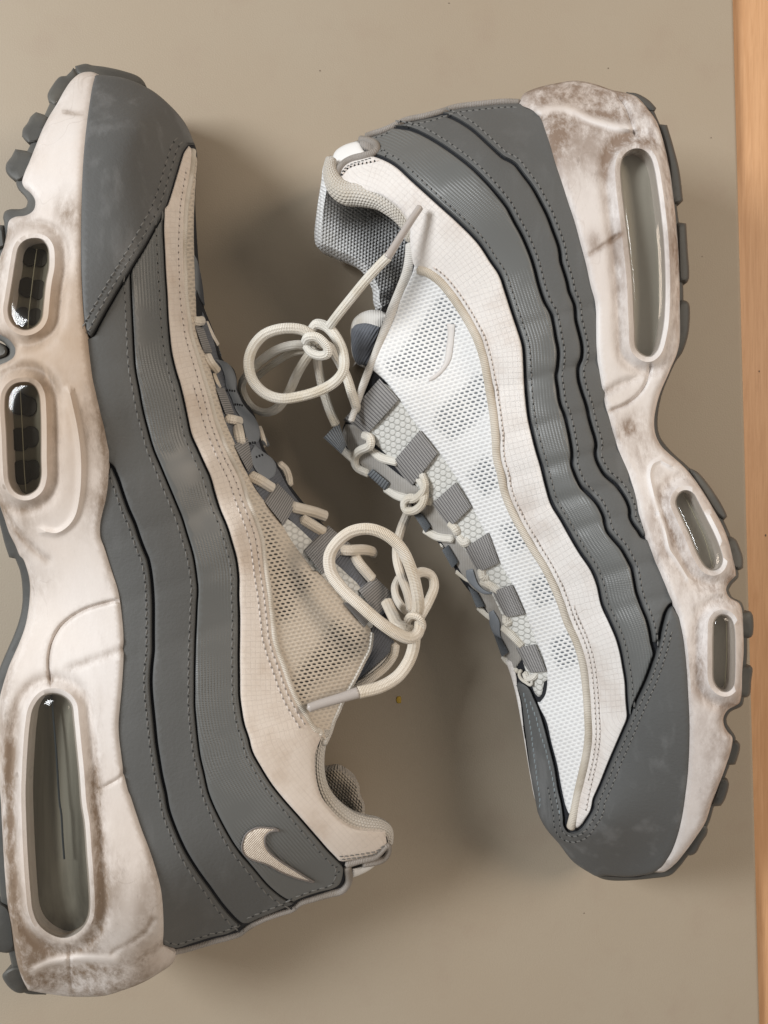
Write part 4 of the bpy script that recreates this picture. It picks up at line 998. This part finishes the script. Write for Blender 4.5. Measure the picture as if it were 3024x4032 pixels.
slab('upper_body', bodyL, lambda P: zL(P) - .0002, 0., .003, MAT['black_felt'], L, grid=22, rnd=22, open_rim=lambda q: seg_dist(np.array([q]), ro_line, False)[0] < 14, inset=[('0.4', .10), ('floor', .40)])
def crL(P):
    P = np.asarray(P, float); e = np.zeros(len(P)); c = P[:, 1] + .35 * (P[:, 0] - 600)
    for y0, a in ((1370, .5), (1620, .6), (1830, .8), (2080, .9), (2330, .9), (2560, .7), (2800, .5)): e -= a * .00022 * np.exp(-((c - y0) / 34.) ** 2)
    return e
cl = lambda p, d: crL(p)
def sideL(line, sgn, hh=7): return offset(line, sgn * hh)[::3]
tl = catmull(toeL, 10.0); tln = normals2(tl, False)
TLs = 1 if tln[60][0] > 0 and tln[60][1] > 0 else -1      # towards the bands: right and down
tl_b = tl + tln * TLs * 11
SGN = 1 if (offset(La, 7) - offset(La, 0))[30][0] > 0 else -1     # +SGN = towards the lace side
jb = np.argmin(np.hypot(*(tl - Lbt[0]).T)); jg = np.argmin(np.hypot(*(tl - Lg[0]).T)); je = np.argmin(np.hypot(*(tl - Lb('592,208')[0]).T))
ka = np.argmin(np.hypot(*(linu - La[0]).T)); ke = np.argmin(np.hypot(*(linu - tl[-1]).T)); UL = np.array([-16, 0])
slab('side_band', cat(sideL(La, -SGN, 7.5), Nn('1540,1042 1480,1070 1380,1092 1250,1132 1150,1162 1075,1142'), (linu[ka + 2:-1] + UL)[::-1]), zL, (.0017), .0009, MAT['grey_leather'], L, rnd=5, extra=cl)
slab('side_band', cat(sideL(Lbt, -SGN, 4), Q('400,1436 300,1478 200,1518 125,1550'), sideL(La, SGN, 7.5)[::-1], (linu[ke + 1:ka] + UL)[::-1], tl_b[jb + 1:je][::-1][::3]), zL, (.0017), .0009, MAT['grey_leather'], L, rnd=5, extra=cl)
slab('ribbed_band', cat(sideL(Lg, -SGN, 5), Q('742,1250 722,1298 680,1325 600,1345 520,1370 440,1402'), sideL(Lbt, SGN, 4)[::-1], tl_b[jg + 1:jb - 1][::-1][::3]), zL, (.0017), .0009, MAT['ribbed_band'], L, rnd=5, extra=cl, ref=catmull(Lg, 20))
wl = cat(ridge, Q('606,335 596,360 566,445 561,540 575,645 604,732 662,810 730,878 806,928 902,945 1022,950'), Q('1035,1045 962,1098 850,1130 745,1148'), sideL(Lg, SGN, 5)[::-1], tl_b[1:jg - 1][::-1][::3], K('1232,622'))
slab('ripstop_panel', wl, zL, .0018, .0012, MAT['ripstop_warm_lit'], L, rnd=9, extra=lambda p, d: .6 * crL(p), ref=catmull(Lg, 20))
ml = cat(ridge[::-1], K('1280,690 1276,800 1266,950 1260,1100 1262,1300 1270,1450'), throatL[1:], mesh_lo, Q('690,200 660,300 640,350 605,335'))
open_L = [O('215,200 260,230 330,420 400,560 540,590 560,680 440,760 440,880 310,920 290,760 240,480'), O('640,960 700,890 830,950 910,1000 870,1120 700,1240 560,1320 480,1470 400,1320 470,1190 600,1050')]
slab('mesh_panel', ml, zL, .0014, .0008, MAT['open_mesh_tan'], L, rnd=6, ref=np.array([[500., 2400.], [2000., 2100.]]), maskf=lambda P: zones(P, open_L, 40.))
tube('piping', ridge, None, 12, MAT['white_piping'], L, zf=zL, lift=.0012, nseg=14)
slab('toe_overlay', cat(toeL, linu[:ke][::-1] + UL, K('760,168 860,194 950,234 1020,277 1100,346 1170,420 1220,490 1250,560 1268,606')), zL, .0030, .0022, MAT['toe_leather'], L, rnd=11, inset=[(.0012, 0), (.0016, .0004)])
slab('far_side_panel', S('605,-20 640,30 690,230 720,480 690,440 650,340 640,560 690,640 650,590 600,560 605,300'), zL, .0004, .001, MAT['webbing_dark'], L, rnd=4)
for ln, d in ((La, 27), (Lbt, 25), (Lg, 27)):
    stitches('stitching', offset(ln, -SGN * d), lambda P: zL(P) + crL(P), .0017, TH, L, pitch=36, length=.62)
ts_ = tl[:je]; tsn = tln[:je]
stitches('stitching', ts_ - tsn * TLs * 20, zL, .0030, TH, L, pitch=32, length=.62)
stitches('stitching', ts_ - tsn * TLs * 46, zL, .0030, TH, L, pitch=32, length=.62)
stitches('seam_stitching', offset(ridge, -22)[6:-8] if (offset(ridge, 22) - offset(ridge, 0))[50][0] > 0 else offset(ridge, 22)[6:-8], zL, .0019, TW, L, pitch=26, length=.6)
stitches('seam_stitching', offset(ridge, -46)[90:-8] if (offset(ridge, 22) - offset(ridge, 0))[50][0] > 0 else offset(ridge, 46)[90:-8], zL, .0019, TW, L, pitch=26, length=.6)
stitches('stitching', heelL[:6] + np.array([-2, -16]), zL, .0017, TH, L, pitch=30)
stitches('stitching', heelL[6:11] + np.array([-6, -18]), zL, .0017, TH, L, pitch=30)
stitches('stitching', Q('430,1385 520,1350 600,1325 665,1305 690,1270 705,1180'), zL, .0017, TH, L, pitch=30)
tube('heel_binding', Q('770,1170 850,1145 960,1115 1035,1045 1045,1060 1040,1095 1015,1130 960,1152 880,1165'), None, 13, MAT['grey_binding'], L, zf=zL, lift=.0014)
tube('heel_binding', cat(Q('775,1180 785,1270 765,1310 735,1338 660,1360 560,1390 470,1420 420,1460 330,1490 220,1530 130,1578'), Nn('1570,1068 1480,1098 1400,1118 1300,1148 1200,1176 1150,1186')), None, [16, 16, 13, 11, 11, 11, 11, 11, 11], MAT['grey_binding'], L, zf=zL, lift=-.0006)
slab('heel_tab', Q('800,1195 860,1180 960,1150 985,1150 920,1205 850,1240 806,1256'), zL, -.001, .003, MAT['white_tab'], L, rnd=10)
stitches('stitching', Q('720,1118 850,1103 960,1082 1020,1040'), zL, .0022, TH, L, pitch=20, hole=False, w_=2.4)
stitches('stitching', Q('735,1138 850,1122 960,1098 1025,1050'), zL, .0022, TH, L, pitch=20, hole=False, w_=2.4)
zcl = Field([(1260, 2900, .062), (1240, 3000, .062), (1255, 3100, .062), (1310, 3190, .060), (1400, 3250, .056), (1500, 3270, .050), (1530, 3310, .046), (1100, 3000, .066), (1350, 2950, .056), (1450, 3350, .052)])
tube('collar_roll', Q('628,285 600,368 583,460 582,550 600,650 640,735 705,810 790,870 880,895 980,910 1035,950 1048,1030'), None, [24, 25, 27, 28, 29, 31, 34, 36, 34, 30, 25, 17], MAT['collar_knit'], L, knit=True, zf=zcl, lift=-.001, nseg=20, step=8)
tube('collar_binding', cat(O('930,985 915,1090 880,1160 830,1260 790,1335 740,1425 708,1500'), Q('685,220 655,310 622,380')), None, 13, MAT['collar_knit'], L, knit=True, zf=zL, lift=.0004)
zll = Field([(1270, 3030, .030), (1330, 3020, .030), (1400, 3060, .028), (1430, 3130, .028), (1430, 3200, .030), (1200, 3000, .010), (1150, 3150, .008), (1300, 3120, .018), (1360, 3200, .020), (1250, 3250, .012)])
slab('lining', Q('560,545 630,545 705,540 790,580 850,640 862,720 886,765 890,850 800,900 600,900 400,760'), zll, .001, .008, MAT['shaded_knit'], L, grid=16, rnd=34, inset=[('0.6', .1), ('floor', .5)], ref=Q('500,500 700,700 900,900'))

# embroidered tick on the heel band
sw = Q('332,948 305,934 270,930 235,926 200,926 165,935 130,955 108,980 95,1012 88,1045 92,1080 110,1110 140,1130 170,1142 215,1155 260,1172 340,1216 390,1237 440,1256 500,1272 558,1284 510,1254 470,1228 425,1200 380,1172 340,1146 300,1116 275,1095 255,1070 243,1045 236,1015 240,985 252,968 270,955 300,948')
slab('embroidered_tick', sw, zL, .0027, .0007, MAT['embroidery'], L, grid=12, rnd=10, smooth_poly=True)
tube('tick_outline', np.r_[sw, sw[:1]], None, 4.0, MAT['embroidery_edge'], L, zf=zL, lift=.0024, nseg=6)

# tongue strip, straps and lobed tape on the far side
slab('tongue_strip', cat(throatL[3:] + np.array([-8, 6]), O('900,1000 1000,860 900,700 780,560 620,420 470,280 330,180'), U('1130,980 960,720 850,560 760,400 690,250')), zL, .0002, .003, MAT['honeycomb'], L, rnd=14)
slab('far_eyestay', cat(far_edge[7:-2] - np.array([9, -5]), O('1060,830 960,900 860,700 760,600 600,450 450,300 330,190'), U('1100,990 940,740 830,580 740,420 680,270'), S('760,900 700,740')), zL, .0003, .002, MAT['tongue_cloth'], L, rnd=8)
slab('tongue_patch', O('870,950 940,940 1080,1035 1085,1075 1060,1130 960,1215 860,1290 790,1345 760,1400 800,1200'), lambda P: zL(P) * .62, .0, .004, MAT['tongue_cloth'], L, rnd=16)
slab('tongue', O('1085,1070 1092,1100 1060,1150 1000,1225 920,1285 830,1335 780,1370 800,1330 900,1240 1000,1150'), lambda P: zL(P) * .60 + .0015, .0, .004, MAT['binding_cloth'], L, rnd=8)
slab('strap_tape', S('820,985 870,990 925,1010 965,1045 1000,1110 1018,1190 1015,1260 1040,1320 1080,1400 1130,1460 1185,1520 1225,1600 1238,1680 1215,1755 1185,1770 1230,1815 1290,1860 1345,1900 1385,1960 1390,2020 1370,2075 1320,2105 1260,2075 1200,2020 1160,1930 1150,1860 1185,1790 1120,1740 1095,1650 1070,1550 1010,1450 975,1350 925,1240 905,1130 870,1040'),
     zL, .0016, .0010, MAT['tape'], L, rnd=6)
for t_ in (S('925,1272 970,1278 1015,1285'), S('1000,1405 1040,1408 1085,1415'), U('905,345 940,340 970,335'), U('960,475 1000,462 1040,450')):
    stitches('tape_stitching', t_, zL, .0018, MAT['black_felt'], L, pitch=9, hole=False, w_=5)
loops_L = [S('635,670 712,690 795,925 722,925'), S('830,1250 905,1250 1000,1495 925,1510'), U('762,360 885,285 938,560 900,622'), U('1160,710 1345,900 1225,1110 1040,880'), O('650,280 795,400 615,600 490,440'), O('955,615 1090,745 975,865 845,700'), O('750,785 805,785 922,900 888,945')]
for i, q in enumerate(loops_L):
    q = quad(q)
    if i >= 3: a, b, c, d = q; ribbon('lace_strap', [b, c, d, a] if i < 6 else [a, d, c, b], zL, .0026, MAT['webbing'], L, nr=(0, 0, 0, 13, 13, 13, 8)[i], wrap=.003)
    else: ribbon('lace_strap', q, zL, .0020, MAT['webbing'], L, nr=13, wrap=.002)
zf2 = lambda P: zL(P) - .006
for q in (S('760,720 800,705 880,950 850,960'), O('360,90 410,70 500,140 470,190'), S('1250,1760 1290,1700 1330,1780 1310,1800')):
    a, b, c, d = quad(q); ribbon('far_strap', [a, b, c, d], zf2, .002, MAT['webbing_dark'], L, nr=9, wrap=.001)

LL = link('shoelace', None, None, L)
WM = MAT['lace_warm']
def cl_(pts, lift, zf=None, r=20, **kw): return cord(pts, lift, zf, r=r, mat=WM, parent=LL, **kw)
cl_(S('620,620 660,630 700,625'), [.001, .003, .001], zL, r=19)
cl_(S('730,640 790,770 835,850'), [-.003, -.002, -.003], zL, r=13)
cl_(S('745,950 775,1010 835,1090'), [.002, .003, .001], zL, r=19)
cl_(S('800,1130 825,1190 850,1250'), [-.002, -.001, -.002], zL, r=14)
cl_(U('695,115 755,125 815,140'), [.001, .004, .001], zL, r=19)
cl_(U('795,200 810,270 820,340'), [.002, .004, .001], zL, r=22)
cl_(U('920,650 1000,690 1115,765'), [.001, .004, .002], zL, r=22)
cl_(U('990,200 1020,290 1040,370'), [-.006, -.005, -.006], zL, r=14)
cl_(U('1180,540 1235,590 1265,660 1275,735'), [-.003, -.002, -.003], zL, r=18)
cl_(O('420,160 480,175 560,195 630,220'), [.002, .003, .000], zL, r=23)
cl_(O('480,240 540,275 620,325'), [.001, .002, .001], zL, r=22)
cl_(O('735,440 790,443 880,440 930,450 945,460'), [.002, .005, .003, -.010], zL, r=22)
cl_(O('820,480 860,540 935,630'), [.001, .002, .001], zL, r=22)
cl_(O('1215,880 1240,820 1232,720 1200,590 1140,450 1050,355 930,305 810,318 715,385 660,480 672,590 750,700 860,800 980,905 1090,980 1180,1015 1235,985 1250,920'),
    [.062, .066, .070, .073, .075, .076, .076, .075, .074, .073, .073, .074, .075, .075, .073, .070, .068, .066], r=24.5)
cl_(O('1255,870 1310,770 1343,680 1325,610 1270,585 1215,600'), [.056, .050, .046, .044, .046, .050], r=20)
cl_(O('1200,860 1140,820 1095,750 1085,680 1110,620'), [.052, .046, .040, .036, .034], r=17)
cl_(O('1185,165 1155,235 1125,310 1100,410 1100,510 1130,620 1170,730 1190,830'), [.020, .024, .028, .032, .038, .044, .050, .054], r=18)
cl_(O('1030,775 1075,870 1110,930 1175,945'), [.052, .056, .060, .062], r=23)
cl_(O('1170,900 1195,870 1240,880 1265,920 1255,960 1210,975 1180,945'), [.064, .068, .069, .068, .066, .064, .064], r=17)
cl_(O('1215,1010 1205,1090 1170,1180 1100,1270 990,1335 850,1372'), [.062, .060, .060, .062, .065, .068], r=24.5)
cl_(O('1090,1060 1075,1130 1020,1205 940,1270 850,1325 800,1350'), [.040, .040, .040, .042, .042, .040], r=18)
tube('aglet', O('845,1372 740,1405 620,1440 525,1472'), [.068, .069, .070, .071], [23, 20, 19, 18], MAT['aglet'], LL, nseg=16)
